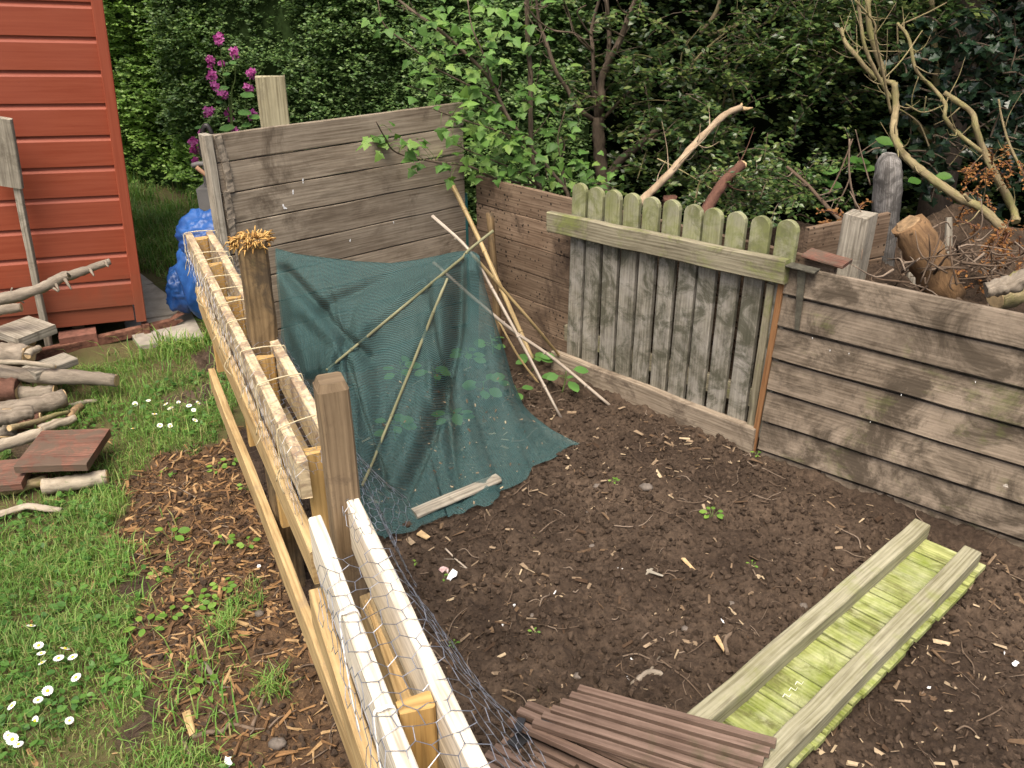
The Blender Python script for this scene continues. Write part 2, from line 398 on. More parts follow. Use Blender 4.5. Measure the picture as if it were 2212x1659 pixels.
m_hullg = plain('hedge_inner_leaf', (.034, .058, .020), 1., 0, .5, 30., spec=0.)
def soil_like(name, bumpd=.006):
    k = NT(name); obj = k.n('TexCoord').outputs['Object']; at = k.n('Attribute', attribute_name='zone'); sep = k.n('SeparateColor', i_0=at.outputs['Color'])
    n1 = k.noise(obj, 60., 8, .75); n2 = k.noise(obj, 5., 5, .6); n3 = k.noise(obj, 220., 3, .7)
    soil = k.mix(k.ramp(k.noise(obj, 2.3, 6, .65), (.40, 0.), (.60, 1.)), k.ramp(n1, (.3, (.017, .0115, .008)), (.7, (.060, .041, .029))), k.ramp(n1, (.3, (.032, .022, .015)), (.7, (.128, .090, .063))))
    mul = k.ramp(n1, (.3, (.035, .021, .013)), (.5, (.085, .052, .03)), (.75, (.17, .105, .058)))
    lawn = k.ramp(k.math('ADD', k.math('MULTIPLY', n1, .5), k.math('MULTIPLY', n2, .5)), (.36, (.10, .072, .038)), (.54, (.09, .085, .034)), (.70, (.085, .12, .036)))
    c = k.mix(sep.outputs[1], soil, mul); c = k.mix(sep.outputs[2], c, lawn)
    k.col(c); k.bump(k.math('ADD', n1, k.math('MULTIPLY', n3, .5)), .9, bumpd)
    return k.set(Roughness=.95, Specular_IOR_Level=.15)
m_ground = soil_like('ground_soil_and_lawn')
k = NT('clod_soil'); _o = k.n('TexCoord').outputs['Object']; _n = k.noise(_o, 70., 7, .75)
k.col(k.mix(1., k.ramp(_n, (.3, (.024, .016, .011)), (.7, (.088, .062, .044))), k.ramp(k.n('NewGeometry').outputs['Random Per Island'], (0, (.7,) * 3), (1, (1.2,) * 3)), 'MULTIPLY'))
k.bump(_n, .9, .004); m_clod = k.set(Roughness=.95, Specular_IOR_Level=.15)

# shed paint
k = NT('red_shed_paint'); _o = k.n('TexCoord').outputs['Object']; _uv = k.n('UVMap', uv_map='uv').outputs[0]
_g = k.noise(k.mapv(_uv, (2.5, 70, 1)), 1., 6, .65, .3)
_c = k.mix(k.ramp(_g, (.35, 0.), (.7, 1.)), (.235, .046, .020), (.295, .070, .034))
_c = k.mix(k.math('MULTIPLY', k.ramp(k.noise(_o, 1.5, 4, .6), (.45, 0.), (.7, 1.)), .35), _c, (.31, .088, .056))
_c = k.mix(k.math('MULTIPLY', k.ramp(k.noise(_o, 38., 3, .8), (.70, 0.), (.76, 1.)), .5), _c, (.12, .03, .02))
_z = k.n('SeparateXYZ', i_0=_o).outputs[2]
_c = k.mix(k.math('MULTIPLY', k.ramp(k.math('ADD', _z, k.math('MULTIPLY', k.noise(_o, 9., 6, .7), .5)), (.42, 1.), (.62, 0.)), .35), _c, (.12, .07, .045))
k.col(_c); k.bump(_g, .18, .002); m_shed = k.set(Roughness=.55, Specular_IOR_Level=.35)

# shade netting: knitted tape rows with real gaps between them
k = NT('shade_netting'); _uv = k.n('UVMap', uv_map='uv').outputs[0]; _o = k.n('TexCoord').outputs['Object']
_w = k.n('TexWave', wave_type='BANDS', bands_direction='Y', i_Vector=_uv, i_Scale=46., i_Distortion=.5, i_Detail=1.).outputs[1]
_w2 = k.n('TexWave', wave_type='BANDS', bands_direction='X', i_Vector=_uv, i_Scale=60., i_Distortion=.4).outputs[1]
_big = k.noise(_o, 6., 4, .6)
_a = k.math('ADD', k.math('ADD', k.math('MULTIPLY', _w, .44), k.math('MULTIPLY', _w2, .10)), k.math('ADD', k.math('MULTIPLY', _big, .3), .20))
_a = k.ramp(_a, (.24, .20), (.80, .78))
k.col(k.mix(k.ramp(_w, (.2, 0.), (.9, 1.)), (.014, .042, .042), (.064, .128, .128)))
k.set(Roughness=.7, Specular_IOR_Level=.15); k.t.links.new(_a, k.b.inputs['Alpha']); m_net = k.m

# ------------------------------------------------------------------ key lines of the plot
FA = atz(1632, 976)[:2]                                     # right fence, left end
_fb = atz(2212, 1182)[:2]; FD = unit(_fb - FA); FB = FA + FD * 2.6
CORNER = atz(1008, 700)[:2]                                  # where back wall meets side fence
WL = np.array([-1.12, 3.26])                                 # back wall left end
P1a, P1b = atz(400, 504, .8), atz(640, 1000, .8)             # pallet run 1, outer top edge
P2a = atz(665, 1118, .8); P2d = unit(atz(823, 1560, .8) - P2a); P2b = P2a + P2d * 1.0
P1d = unit(P1b - P1a); P1L = np.linalg.norm(P1b - P1a)

# ------------------------------------------------------------------ GROUND
MUL = np.array([(-1.05, 2.9), (-1.42, 2.62), (-1.16, 2.2), (-1.08, 1.85), (-.98, 1.62), (-.74, 1.42), (-.62, 1.0), (-.5, .4), (.5, .3), (-.02, 1.35), (-.5, 2.3), (-.85, 2.9)])
def inpoly(x, y, P):
    r = np.zeros(np.shape(x), bool); j = len(P) - 1
    for i in range(len(P)):
        c = ((P[i][1] > y) != (P[j][1] > y)) & (x < (P[j][0]-P[i][0]) * (y-P[i][1]) / (P[j][1]-P[i][1]+1e-12) + P[i][0])
        r ^= c; j = i
    return r
LDIR = unit((P2b - P1a)[:2]); LN = np.array([-LDIR[1], LDIR[0]])      # LN: right-hand side of the pallet line
if LN[0] < 0: LN = -LN
def side_of_pallets(x, y):
    x = np.asarray(x, float); y = np.asarray(y, float)
    return np.where(y > 2.93, np.where(y > 3.3, x + .45, x + 1.10), (x - P1a[0]) * LN[0] + (y - P1a[1]) * LN[1])
def zones(x, y):
    wx = x + .07 * fbm(x * 4, y * 4, 3, 4); wy = y + .07 * fbm(x * 4, y * 4, 8, 4)
    right = side_of_pallets(x, y) > .06
    wallside = (x - WL[0]) * (CORNER - WL)[1] - (y - WL[1]) * (CORNER - WL)[0] > 0       # in front of back wall
    behind_f = (x - CORNER[0]) * (FA - CORNER)[1] - (y - CORNER[1]) * (FA - CORNER)[0] < 0
    mul = inpoly(wx, wy, MUL) & ~right
    bed = right & (y < 4.4) & (x < 6)
    far = (~bed) & (x > -1.0) & (y > 3.0)
    lawn = ~(bed | mul | far)
    bare = lawn & (fbm(x * 2.2, y * 2.2, 31, 4) > .78)
    return bed, mul, lawn & ~bare, far | bare
def gbase(x, y):
    x = np.asarray(x, float); y = np.asarray(y, float)
    z = .012 * fbm(x * 1.6, y * 1.6, 5, 3)
    f = (x - FA[0]) * FD[1] - (y - FA[1]) * FD[0]                       # >0 nearer than the fence line
    f2 = -f
    heap = np.clip((f2 - .12) / .3, 0, 1) * np.clip((x - .75) / .4, 0, 1) * np.clip((4.6 - y) / .8, 0, 1)
    return z + .56 * heap * (1 + .15 * fbm(x * 3, y * 3, 77, 3))
def axis(lo, hi, step, far):
    a = list(np.arange(lo, hi + step, step)); s = step; p = a[-1]; q = a[0]; r = []; l = []
    while p < far: s *= 1.22; p += s; r.append(p)
    s = step
    while q > -far: s *= 1.22; q -= s; l.append(q)
    return np.array(l[::-1] + a + r)
gx = axis(-1.75, 2.15, .0075, 90); gy = axis(.75, 3.75, .0075, 90)
GX, GY = np.meshgrid(gx, gy)
H = gbase(GX, GY); bed, mul, lawn, other = zones(GX, GY)
soilm = (bed | other).astype(float); mulm = mul.astype(float)
H = H + soilm * (.012 * fbm(GX * 9, GY * 9, 21, 3) + .0055 * fbm(GX * 42, GY * 42, 23, 2) + .0030 * vn(GX * 105, GY * 105, 29)) + mulm * (.012 * fbm(GX * 12, GY * 12, 41, 4)) + lawn * .01 * fbm(GX * 6, GY * 6, 51, 3)
# stamp crumbs of soil into the height field
x0i, y0i = np.searchsorted(gx, -1.7), np.searchsorted(gy, .8); x1i, y1i = np.searchsorted(gx, 2.1), np.searchsorted(gy, 3.7)
DX = .0075
for n_, rlo, rhi in ((16000, .008, .016), (3400, .014, .027), (260, .026, .045)):
    cx = RNG.uniform(-1.7, 2.1, n_); cy = RNG.uniform(.8, 3.7, n_); cr = RNG.uniform(rlo, rhi, n_); amp = RNG.uniform(.25, .7, n_)
    b_, m_, l_, o_ = zones(cx, cy); keep = b_ | o_ | (m_ & (RNG.random(n_) < .35))
    for X_, Y_, r_, a_ in zip(cx[keep], cy[keep], cr[keep], amp[keep]):
        i0 = np.searchsorted(gx, X_ - r_); i1 = np.searchsorted(gx, X_ + r_); j0 = np.searchsorted(gy, Y_ - r_); j1 = np.searchsorted(gy, Y_ + r_)
        if i1 <= i0 or j1 <= j0: continue
        d2 = (GX[j0:j1, i0:i1] - X_) ** 2 + (GY[j0:j1, i0:i1] - Y_) ** 2
        H[j0:j1, i0:i1] += a_ * .7 * np.sqrt(np.clip(r_ * r_ - d2, 0, None))
zone = np.zeros(GX.shape + (4,), np.float32); zone[..., 3] = 1; zone[..., 1] = mulm; zone[..., 2] = lawn
for _ in range(3):
    zone[1:-1, 1:-1, :3] = (zone[1:-1, 1:-1, :3] * 2 + zone[:-2, 1:-1, :3] + zone[2:, 1:-1, :3] + zone[1:-1, :-2, :3] + zone[1:-1, 2:, :3]) / 6
nx, ny = len(gx), len(gy)
ii = (np.arange(ny - 1)[:, None] * nx + np.arange(nx - 1)[None]).ravel()
ground = np_mesh('ground', np.stack([GX.ravel(), GY.ravel(), H.ravel()], 1), np.stack([ii, ii+1, ii+1+nx, ii+nx], 1), m_ground, smooth=True, attr=zone.reshape(-1, 4))
tag(ground, kind='structure')
def gz(x, y):
    x = np.asarray(x, float); y = np.asarray(y, float)
    i = np.clip(np.searchsorted(gx, x), 0, nx - 1); j = np.clip(np.searchsorted(gy, y), 0, ny - 1)
    return H[j, i]
def gpt(px, py, dz=0.):
    p = atz(px, py, 0.)
    for _ in range(3): p = atz(px, py, float(gbase(p[0], p[1])) + dz)
    return p

# ------------------------------------------------------------------ RED SHED
SC = atz(303, 690, .085); az = R(65); sd_ = -np.array([math.sin(az), math.cos(az), 0]); sn = np.array([sd_[1], -sd_[0], 0.])
if sn[1] > 0: sn = -sn
SL, SD_, SH = 1.7, 2.0, 2.25
shed = thing('garden_shed', 'red painted shed clad in horizontal grooved boards', 'shed', (SC[0], SC[1], 0))
def clad(origin, along, out, length, z0, rows, bh):
    V = []; F = []; UV = []; prof = []
    for r_ in range(rows):
        z = z0 + r_ * bh
        prof += [(.000, z), (.001, z + bh * .80), (-.003, z + bh * .845), (-.010, z + bh * .90), (-.013, z + bh * .95), (-.013, z + bh - .001)]
    prof.append((0, z0 + rows * bh))
    nseg = 8
    for k_ in range(nseg + 1):
        for (o_, z) in prof:
            p = origin + along * (length * k_ / nseg) + out * o_; V.append((p[0], p[1], z)); UV.append((length * k_ / nseg, z * 1.0 + math.floor((z - z0) / bh + 1e-6) * 3.7))
    m = len(prof)
    for k_ in range(nseg):
        for i in range(m - 1): F.append((k_*m+i, k_*m+i+1, (k_+1)*m+i+1, (k_+1)*m+i))
    return np.array(V), np.array(F), np.array(UV)
back = -sn
bh = .1325
for nm, org, al, ou, ln in (('wall', SC, sd_, sn, SL), ('wall', SC + back * SD_, -back, -sd_, SD_), ('wall', SC + sd_ * SL + back * SD_, -sd_, -sn, SL), ('wall', SC + sd_ * SL, back, sd_, SD_)):
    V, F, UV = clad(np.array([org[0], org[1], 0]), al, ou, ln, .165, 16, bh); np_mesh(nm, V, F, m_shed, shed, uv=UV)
mb = MB(); c0 = SC + sn * .004
mb.beam((c0[0], c0[1], .085), (c0[0], c0[1], 2.28), .045, .045, up=sn, seg=4, jit=.0008); mb.build('corner_trim', m_shed, shed)
mb = MB(); a = SC - sn * .025 + sd_ * .03
mb.beam((a[0], a[1], .122), (a[0] + sd_[0] * SL, a[1] + sd_[1] * SL, .122), .085, .03, seg=4); mb.build('plinth', m_shed, shed)
mb = MB()
rc = [SC + sn * .12 - sd_ * .12, SC + sn * .12 + sd_ * (SL + .12), SC + sd_ * (SL + .12) + back * (SD_ + .12), SC - sd_ * .12 + back * (SD_ + .12)]
mb.prism([p[:2] for p in rc], 2.286, 2.34); mb.build('roof', m_dark, shed)
mb = MB()
for q in (.28, .9, 1.5):
    a = SC + sd_ * q + back * .06; b = a + back * 1.7; mb.beam((a[0], a[1], .038), (b[0], b[1], .038), .08, .05, seg=2)
mb.build('bearer', m_post, shed)
a = SC + sd_ * .20 + sn * .005; mb = MB(); mb.beam((a[0], a[1], .038), (*(a + sd_ * .16)[:2], .038), .07, .09, seg=3, ch=.004)
tag(mb.build('brick', m_brick, None, (a[0], a[1], 0)), 'single red brick wedged under the front of the red shed', 'brick')

shed.rotation_euler = (0, R(3.7), 0)              # the old shed leans a little
# paving slabs beside the shed
for pts, lab in (([(302, 590), (331, 612), (306, 618), (290, 600)], 'small far paving slab beside the shed, edge in grass'),
                 ([(296, 619), (331, 614), (411, 673), (270, 695)], 'pale middle paving slab touching the shed corner'),
                 ([(268, 698), (414, 677), (440, 728), (300, 748)], 'dirty near paving slab under the rusty angle iron')):
    P = [atz(x, y, .02)[:2] for x, y in pts]; mb = MB(); mb.prism(P, -.03, .022); c = np.mean(P, 0)
    tag(mb.build('paving_slab', m_slab, None, (c[0], c[1], 0)), lab, 'paving slab')

# ------------------------------------------------------------------ BACK WALL (grey boards) and its post
WD = unit(CORNER - WL); WN = np.array([WD[1], -WD[0]]); 
if WN @ (-WL) < 0: WN = -WN
WLen = np.linalg.norm(CORNER - WL)
wall = thing('board_wall', 'tall grey brown plank wall at the far end of the bed', 'wall', (WL[0], WL[1], 0))
mb = MB(); zt = 1.07
hs = [.105, .118, .12, .122, .118, .12, .122, .118, .12]
for i, hgt in enumerate(hs):
    z1 = zt - sum(hs[:i]); z0 = max(z1 - hgt + .0055, .0)
    if z1 < .02: break
    drop = -.03
    a = (*(WL + WD * .012), (z0 + z1) / 2); b = (*(CORNER), (z0 + z1) / 2 + drop * .0)
    mb.beam(a, b, z1 - z0, .024, seg=14, jit=.0018, ch=.0015)
mb.build('planks', m_wall, wall)
mb = MB(); q = WL - WD * .012 + WN * .0
mb.beam((*q, 0), (*q, zt + .004), .03, .06, up=np.array([*WD, 0]), seg=8, jit=.003); mb.build('end_post', m_grey, wall)
mb = MB(); q = WL + WD * .036 + WN * .014
for i in range(9):
    z = .12 + i * .105; mb.beam((*(q + WD * random.uniform(-.006, .006)), z), (*(q + WD * random.uniform(-.008, .008)), z + .11), .030, .014, up=np.array([*WD, 0]), seg=9, jit=.007, ch=.003)
mb.build('bark_edge', m_barkg, wall)
# bird dropping marks on the wall
mb = MB()
for (x, y, w_, h_) in ((612, 446, 5, 9), (618, 450, 4, 5), (655, 391, 3, 8), (632, 413, 4, 9), (756, 518, 3, 6), (850, 481, 3, 5)):
    c = atpl(x, y, WL, CORNER, .0135); ww, hh = w_ * .0008, h_ * .0009
    for q in range(3):
        c2 = c + np.array([*WD, 0]) * random.uniform(-ww, ww) + Zv * random.uniform(-hh, hh)
        pts = [c2 + np.array([*WD, 0]) * math.cos(t) * ww * random.uniform(.5, 1) + Zv * math.sin(t) * hh * random.uniform(.5, 1) for t in np.arange(0, 6.2, .9)]
        mb.add(pts, [list(range(len(pts)))], [[(0, 0)] * len(pts)])
mb.build('bird_droppings', m_white, wall)

p = atY(583, 165, 3.62); mb = MB(); mb.beam((p[0], p[1], 0), p, .115, .07, up=unit([.96, .26, 0]), seg=8, jit=.002, ch=.004, rag=.003)
tag(mb.build('fence_post', m_olive, None, (p[0], p[1], 0)), 'square sawn post rising behind the tall grey plank wall', 'post')

# ------------------------------------------------------------------ SIDE FENCE (spotted), PICKETS, RIGHT FENCE
FN = np.array([FD[1], -FD[0]])
if FN @ (-FA) < 0: FN = -FN
C2 = CORNER + unit(FA - CORNER) * .02; SDr = unit(FA - CORNER); SN = np.array([SDr[1], -SDr[0]])
if SN @ (-CORNER) < 0: SN = -SN
sf = thing('board_fence', 'brown side fence with black speckled boards behind the pickets', 'fence', (*C2, 0))
mb = MB(); zt = .735; hh = .13
for i in range(6):
    z1 = zt - i * hh; z0 = max(z1 - hh + .003, .0)
    a = C2 - SN * .075; b = FA + SDr * .15 - SN * .075
    mb.beam((*a, (z0 + z1) / 2), (*b, (z0 + z1) / 2 + .03), z1 - z0, .022, seg=18, jit=.002, ch=.002)
mb.build('planks', m_fence2, sf)

pk = thing('picket_panel', 'weathered round topped picket panel with green moss on its tips', 'picket fence', (*(.5 * (atz(1232, 790)[:2] + FA)), 0))
A0 = atz(1200, 792)[:2]; PD = unit(FA - A0); PN = np.array([PD[1], -PD[0]])
if PN @ (-A0) < 0: PN = -PN
pcx = [1254, 1290, 1330, 1370, 1411, 1456, 1501, 1546, 1596, 1649, 1706]
ptop = [395.5, 404, 411, 418, 426, 432, 442, 450, 458, 467, 475]
PW = .0735
def moss_split(name): pass
for i, (x, y) in enumerate(zip(pcx, ptop)):
    tp = atpl(x, y, A0, FA, -.012); w_ = PW * (1.0 + .03 * vn(i * 3.1, 2)); zt = tp[2]; c = tp[:2]; lean = .006 * vn(i * 2.3, 5)
    V = []; F = []; U = []; pts = []; zb = .06 + .004 * (i % 3)
    rr = w_ / 2
    ringz = [(zb, rr), (.2, rr), (.35, rr), (.5, rr), (.64, rr), (.72, rr), (zt - rr * .85, rr)]
    for a_ in (25, 45, 62, 76, 86): ringz.append((zt - rr * .85 + rr * .85 * math.sin(R(a_)), rr * math.cos(R(a_))))
    th = .018; mbm = MB()
    for (z, hw) in ringz:
        off = lean * (z - .4) / .4 + random.uniform(-.0006, .0006)
        for (sx, sy) in ((-1, th/2), (-.9, th/2+.002), (.9, th/2+.002), (1, th/2), (1, -th/2), (-1, -th/2)):
            q = c + PD * (sx * hw + off) + PN * sy; V.append((q[0], q[1], z))
    m = 6; uo, vo = random.random() * 30, random.random() * 30; px_ = [0, .01, w_, w_ + .01, w_ + .03, 2 * w_ + .03, 2 * w_ + .05]
    for k_ in range(len(ringz) - 1):
        for j in range(m):
            jj = (j + 1) % m; F.append([k_*m+jj, k_*m+j, (k_+1)*m+j, (k_+1)*m+jj])
            za, zc = ringz[k_][0], ringz[k_+1][0]
            U.append([(uo+za, vo+px_[j+1]), (uo+za, vo+px_[j]), (uo+zc, vo+px_[j]), (uo+zc, vo+px_[j+1])])
    F.append([(len(ringz)-1)*m+j for j in range(m)][::-1]); U.append([(uo, vo)] * m); F.append(list(range(m))); U.append([(uo, vo)] * m)
    mbm.add(V, F, U); mbm.build('picket', m_picket, pk)
mb = MB(); a = atpl(1187, 478, A0, FA, .022); b = atpl(1700, 588, A0, FA, .022)
mb.beam(a, b, .084, .034, seg=16, jit=.002, ch=.004); mb.build('rail', m_rail, pk)
mb = MB(); mb.beam((*(A0 + PD * .03 - PN * .03), .17), (*(FA - PN * .03), .2), .075, .02, seg=6); mb.build('rail', m_rail, pk)
mb = MB(); a = (*(A0 + PN * .012), .032); b = (*(FA + PN * .012), .052)
mb.beam(a, b, .105, .036, seg=16, jit=.003, ch=.003)
tag(mb.build('gravel_board', m_base, None, (*A0, 0)), 'low timber board on the soil under the picket panel', 'board')

rf = thing('board_fence', 'brown lap board fence on the right with shadowed joints', 'fence', (*FA, 0))
mb = MB(); edges = [.748, .638, .52, .396, .27, .142, .02, -.10]
for i in range(7):
    z1, z0 = edges[i], edges[i + 1]
    upv = np.array([*(FN * -.015), z1 - z0])
    a = FA + FD * .012; b = FB
    zc = (z0 + z1) / 2 - .003
    mb.beam((*a, zc), (*b, zc + .022), (z1 - z0) * .895, .02, up=upv, seg=22, jit=.0018, ch=.002)
    a2 = a - FN * .021; b2 = b - FN * .021
    mb.beam((*a2, z0 + .003), (*b2, z0 + .025), .05, .014, seg=12, jit=.001, ch=.001)
mb.build('lap_boards', m_fence, rf)
mb = MB()
q = FA - FD * .006 + FN * .012; t_ = atpl(1697, 563, FA, FB, .014)
mb.beam((*q, .0), (t_[0], t_[1], .757), .02, .013, up=np.array([*FD, 0]), seg=8, jit=.0012, ch=.002); mb.build('end_batten', m_rustb, rf)
mb = MB(); q = FA - FD * .035 - PN * .01
mb.beam((*q, 0), (*q, .66), .028, .03, up=np.array([*FD, 0]), seg=6); mb.build('end_post', m_rail, rf)
# iron bracket
mb = MB()
a = atpl(1733, 585, FA, FB, .018); b = atpl(1721, 712, FA, FB, .020)
mb.beam(a, b, .030, .006, up=np.array([*FD, 0]), seg=6, tw=.5, ch=.001)
c = atpl(1702, 575, FA, FB, .02); d = c - np.array([*FN, 0]) * .03 + np.array([*FD, 0]) * .13
mb.beam(c + Zv * .006, c + np.array([*FD, 0]) * .1 + Zv * .004, .005, .05, seg=4, ch=.001)
mb.build('bracket', m_iron, rf)
mb = MB(); a = FA + FD * .05 - FN * .06; b = a + FD * .14
mb.beam((*a, .775), (*b, .765), .012, .09, seg=3); mb.build('cap_board', m_redb, rf)
for (x, y) in ((2015, 700), (1960, 860), (1880, 905), (1905, 770), (1720, 1028)): pass
mb = MB()
for (x, y) in ((1755, 730), (1793, 757), (1834, 764), (1845, 741), (2107, 825), (1947, 853), (1880, 912)):
    c = atpl(x, y, FA, FB, .0145)
    pts = [c + np.array([*FD, 0]) * math.cos(t) * random.uniform(.0008, .0018) + Zv * math.sin(t) * random.uniform(.0015, .005) for t in np.arange(0, 6.2, 1.05)]
    mb.add(pts, [list(range(len(pts)))], [[(0, 0)] * len(pts)])
mb.build('bird_droppings', m_white, rf)

# stake and pipe in the far corner
a = atpl(1058, 460, CORNER, FA, .03); b = atpl(1078, 740, CORNER, FA, .05); mb = MB()
mb.tube([(b[0], b[1], 0), (.5 * (a + b))[:3], a], [.02, .018, .017], 7, .12); 
tag(mb.build('garden_stake', m_stake, None, (b[0], b[1], 0)), 'stubby brown stake against the speckled side fence near the corner', 'stake')
a = atY(1001, 418, CORNER[1] + .02); mb = MB(); mb.tube([(a[0], a[1], 0), (a[0], a[1], .3), a], .02, 10, sub=1)
tag(mb.build('plastic_pipe', m_teal, None, (a[0], a[1], 0)), 'dark teal plastic pipe upright in the corner between wall and fence', 'pipe')

# ------------------------------------------------------------------ PALLETS
def pallet(name, label, A, D, L, w, boards_left, boards_right, blocks, matA, matB, w1=None):
    N = np.array([-D[1], D[0], 0]); N = N if N[0] > 0 else -N
    w1 = w1 or w
    t = thing(name, label, 'pallet', (A[0], A[1], 0))
    A0_ = np.array([A[0], A[1], 0]); th = .024
    for (z0, z1, s0, s1, mt, off) in boards_left:
        mb = MB(); a = A0_ + D * s0 + N * (th / 2 + off) + Zv * (z0 + z1) / 2; b = A0_ + D * s1 + N * (th / 2 + off) + Zv * (z0 + z1) / 2
        mb.beam(a, b, z1 - z0, th, seg=14, jit=.0022, ch=.002, rag=.003); mb.build('deck_board', mt, t)
    for (z0, z1, s0, s1, mt) in boards_right:
        mb = MB(); a = A0_ + D * s0 + N * (w - th / 2) + Zv * (z0 + z1) / 2; b = A0_ + D * s1 + N * (w1 - th / 2) + Zv * (z0 + z1) / 2
        mb.beam(a, b, z1 - z0, th, seg=14, jit=.0022, ch=.002, rag=.003); mb.build('deck_board', mt, t)
    for (s0, s1, z0, z1) in blocks:
        mb = MB(); c = A0_ + D * (s0 + s1) / 2 + N * (w / 2 + (w1 - w) * .5 * (s0 / L))
        mb.beam(c + Zv * z0, c + Zv * z1, s1 - s0, w - 2 * th - .001, up=D, seg=8, jit=.001, ch=.003, rag=.004); mb.build('block', m_block, t)
    return t, N
P1D = np.array([P1d[0], P1d[1], 0]); P2D = np.array([P2d[0], P2d[1], 0])
pal1, N1 = pallet('wooden_pallet', 'far pallet on edge with bark flecked rails bound by twine', P1a, P1D, P1L, .092,
    [(.713, .80, 0, P1L, m_pineb, 0), (.522, .605, .01, P1L + .03, m_pine, -.001), (.195, .283, .02, P1L + .52, m_pine, -.006)],
    [(.70, .80, .01, P1L - .02, m_pineb), (.50, .60, 0, P1L, m_pine), (.20, .29, 0, P1L, m_pine)],
    [(.03, .055, .28, .788), (.34, .365, .5, .79), (.66, .685, .30, .79), (1.10, 1.125, .28, .786), (P1L - .065, P1L - .035, .33, .79)], m_pineb, m_pine, .098)
pal2, N2 = pallet('wooden_pallet', 'near pallet on edge with rails coloured white for glare under loose wire', P2a, P2D, 1.0, .098,
    [(.70, .80, 0, 1.0, m_pinew, 0), (.515, .60, -.05, 1.0, m_pine, -.010), (.19, .28, .36, 1.0, m_pine, -.004)],
    [(.69, .80, -.10, 1.0, m_pinew), (.50, .60, 0, 1.0, m_pine), (.2, .29, 0, 1.0, m_pine)],
    [(.455, .482, .1, .792), (.30, .325, .08, .55)], m_pinew, m_pine, .110)
# loose pointed lath in the cavity of the near pallet
a, b = atz(790, 1297, .715), atz(885, 1540, .70); mb = MB(); mb.beam(b, a, .024, .012, up=np.array([*N2[:2], 0]), seg=6, tw=.25, ch=.002)
tag(mb.build('lath', m_pine, None, (*b[:2], b[2])), 'thin pointed lath lying inside the near pallet', 'lath')
# posts
pc = np.array([-.312, 1.325, 0]); zt = atY(705, 818, 1.325)[2]
mb = MB(); mb.beam(pc, pc + Zv * (zt - .014), .054, .054, up=P2D, seg=12, jit=.0015, ch=.004); mb.beam(pc + Zv * (zt - .014), pc + Zv * zt, .0535, .0535, up=P2D, seg=1, tw=.80, ch=.006)
tag(mb.build('fence_post', m_post, None, pc), 'brown square post with a worn rounded top between the two pallets', 'post')
st = atz(560, 780, .74); st[2] = 0; st[1] += .02; tp = atY(540, 515, st[1] - .0)
stk = thing('fence_stake', 'rough timber stake with a frayed fibrous top beside the far pallet', 'stake', st)
mb = MB(); mb.beam(st, tp, .07, .066, up=P1D, seg=16, jit=.006, ch=.008); mb.build('shaft', m_stake, stk)
mb = MB()
for i in range(260):
    a_ = random.uniform(0, 6.28); r_ = .042 * math.sqrt(random.random()); b = tp + np.array([math.cos(a_) * r_, math.sin(a_) * r_, random.uniform(-.02, .004)])
    d = np.array([math.cos(a_) * r_ / .04 * 1. + random.gauss(0, .5), math.sin(a_) * r_ / .04 * 1. + random.gauss(0, .5), random.uniform(-.2, 1.1)]); d = unit(d) * random.uniform(.012, .03)
    mb.tube([b, b + d * .6 + np.array([0, 0, random.uniform(-.004, .006)]), b + d + np.array([0, 0, random.uniform(-.012, .0)])], [.0022, .002, .0008], 4, sub=1)
mb.build('frayed_top', m_fib, stk)
# dark short stakes that carry the lowest board
for s_, lab in ((.95, 'dark mossy peg behind the low pallet board, the farther one'), (1.52, 'dark mossy peg behind the low pallet board, nearer the square post')):
    q = np.array([P1a[0], P1a[1], 0]) + P1D * s_ + N1 * .05; mb = MB(); mb.beam(q, q + Zv * .5, .045, .04, up=P1D, seg=6, jit=.003)
    tag(mb.build('wooden_peg', m_stake, None, q), lab, 'peg')

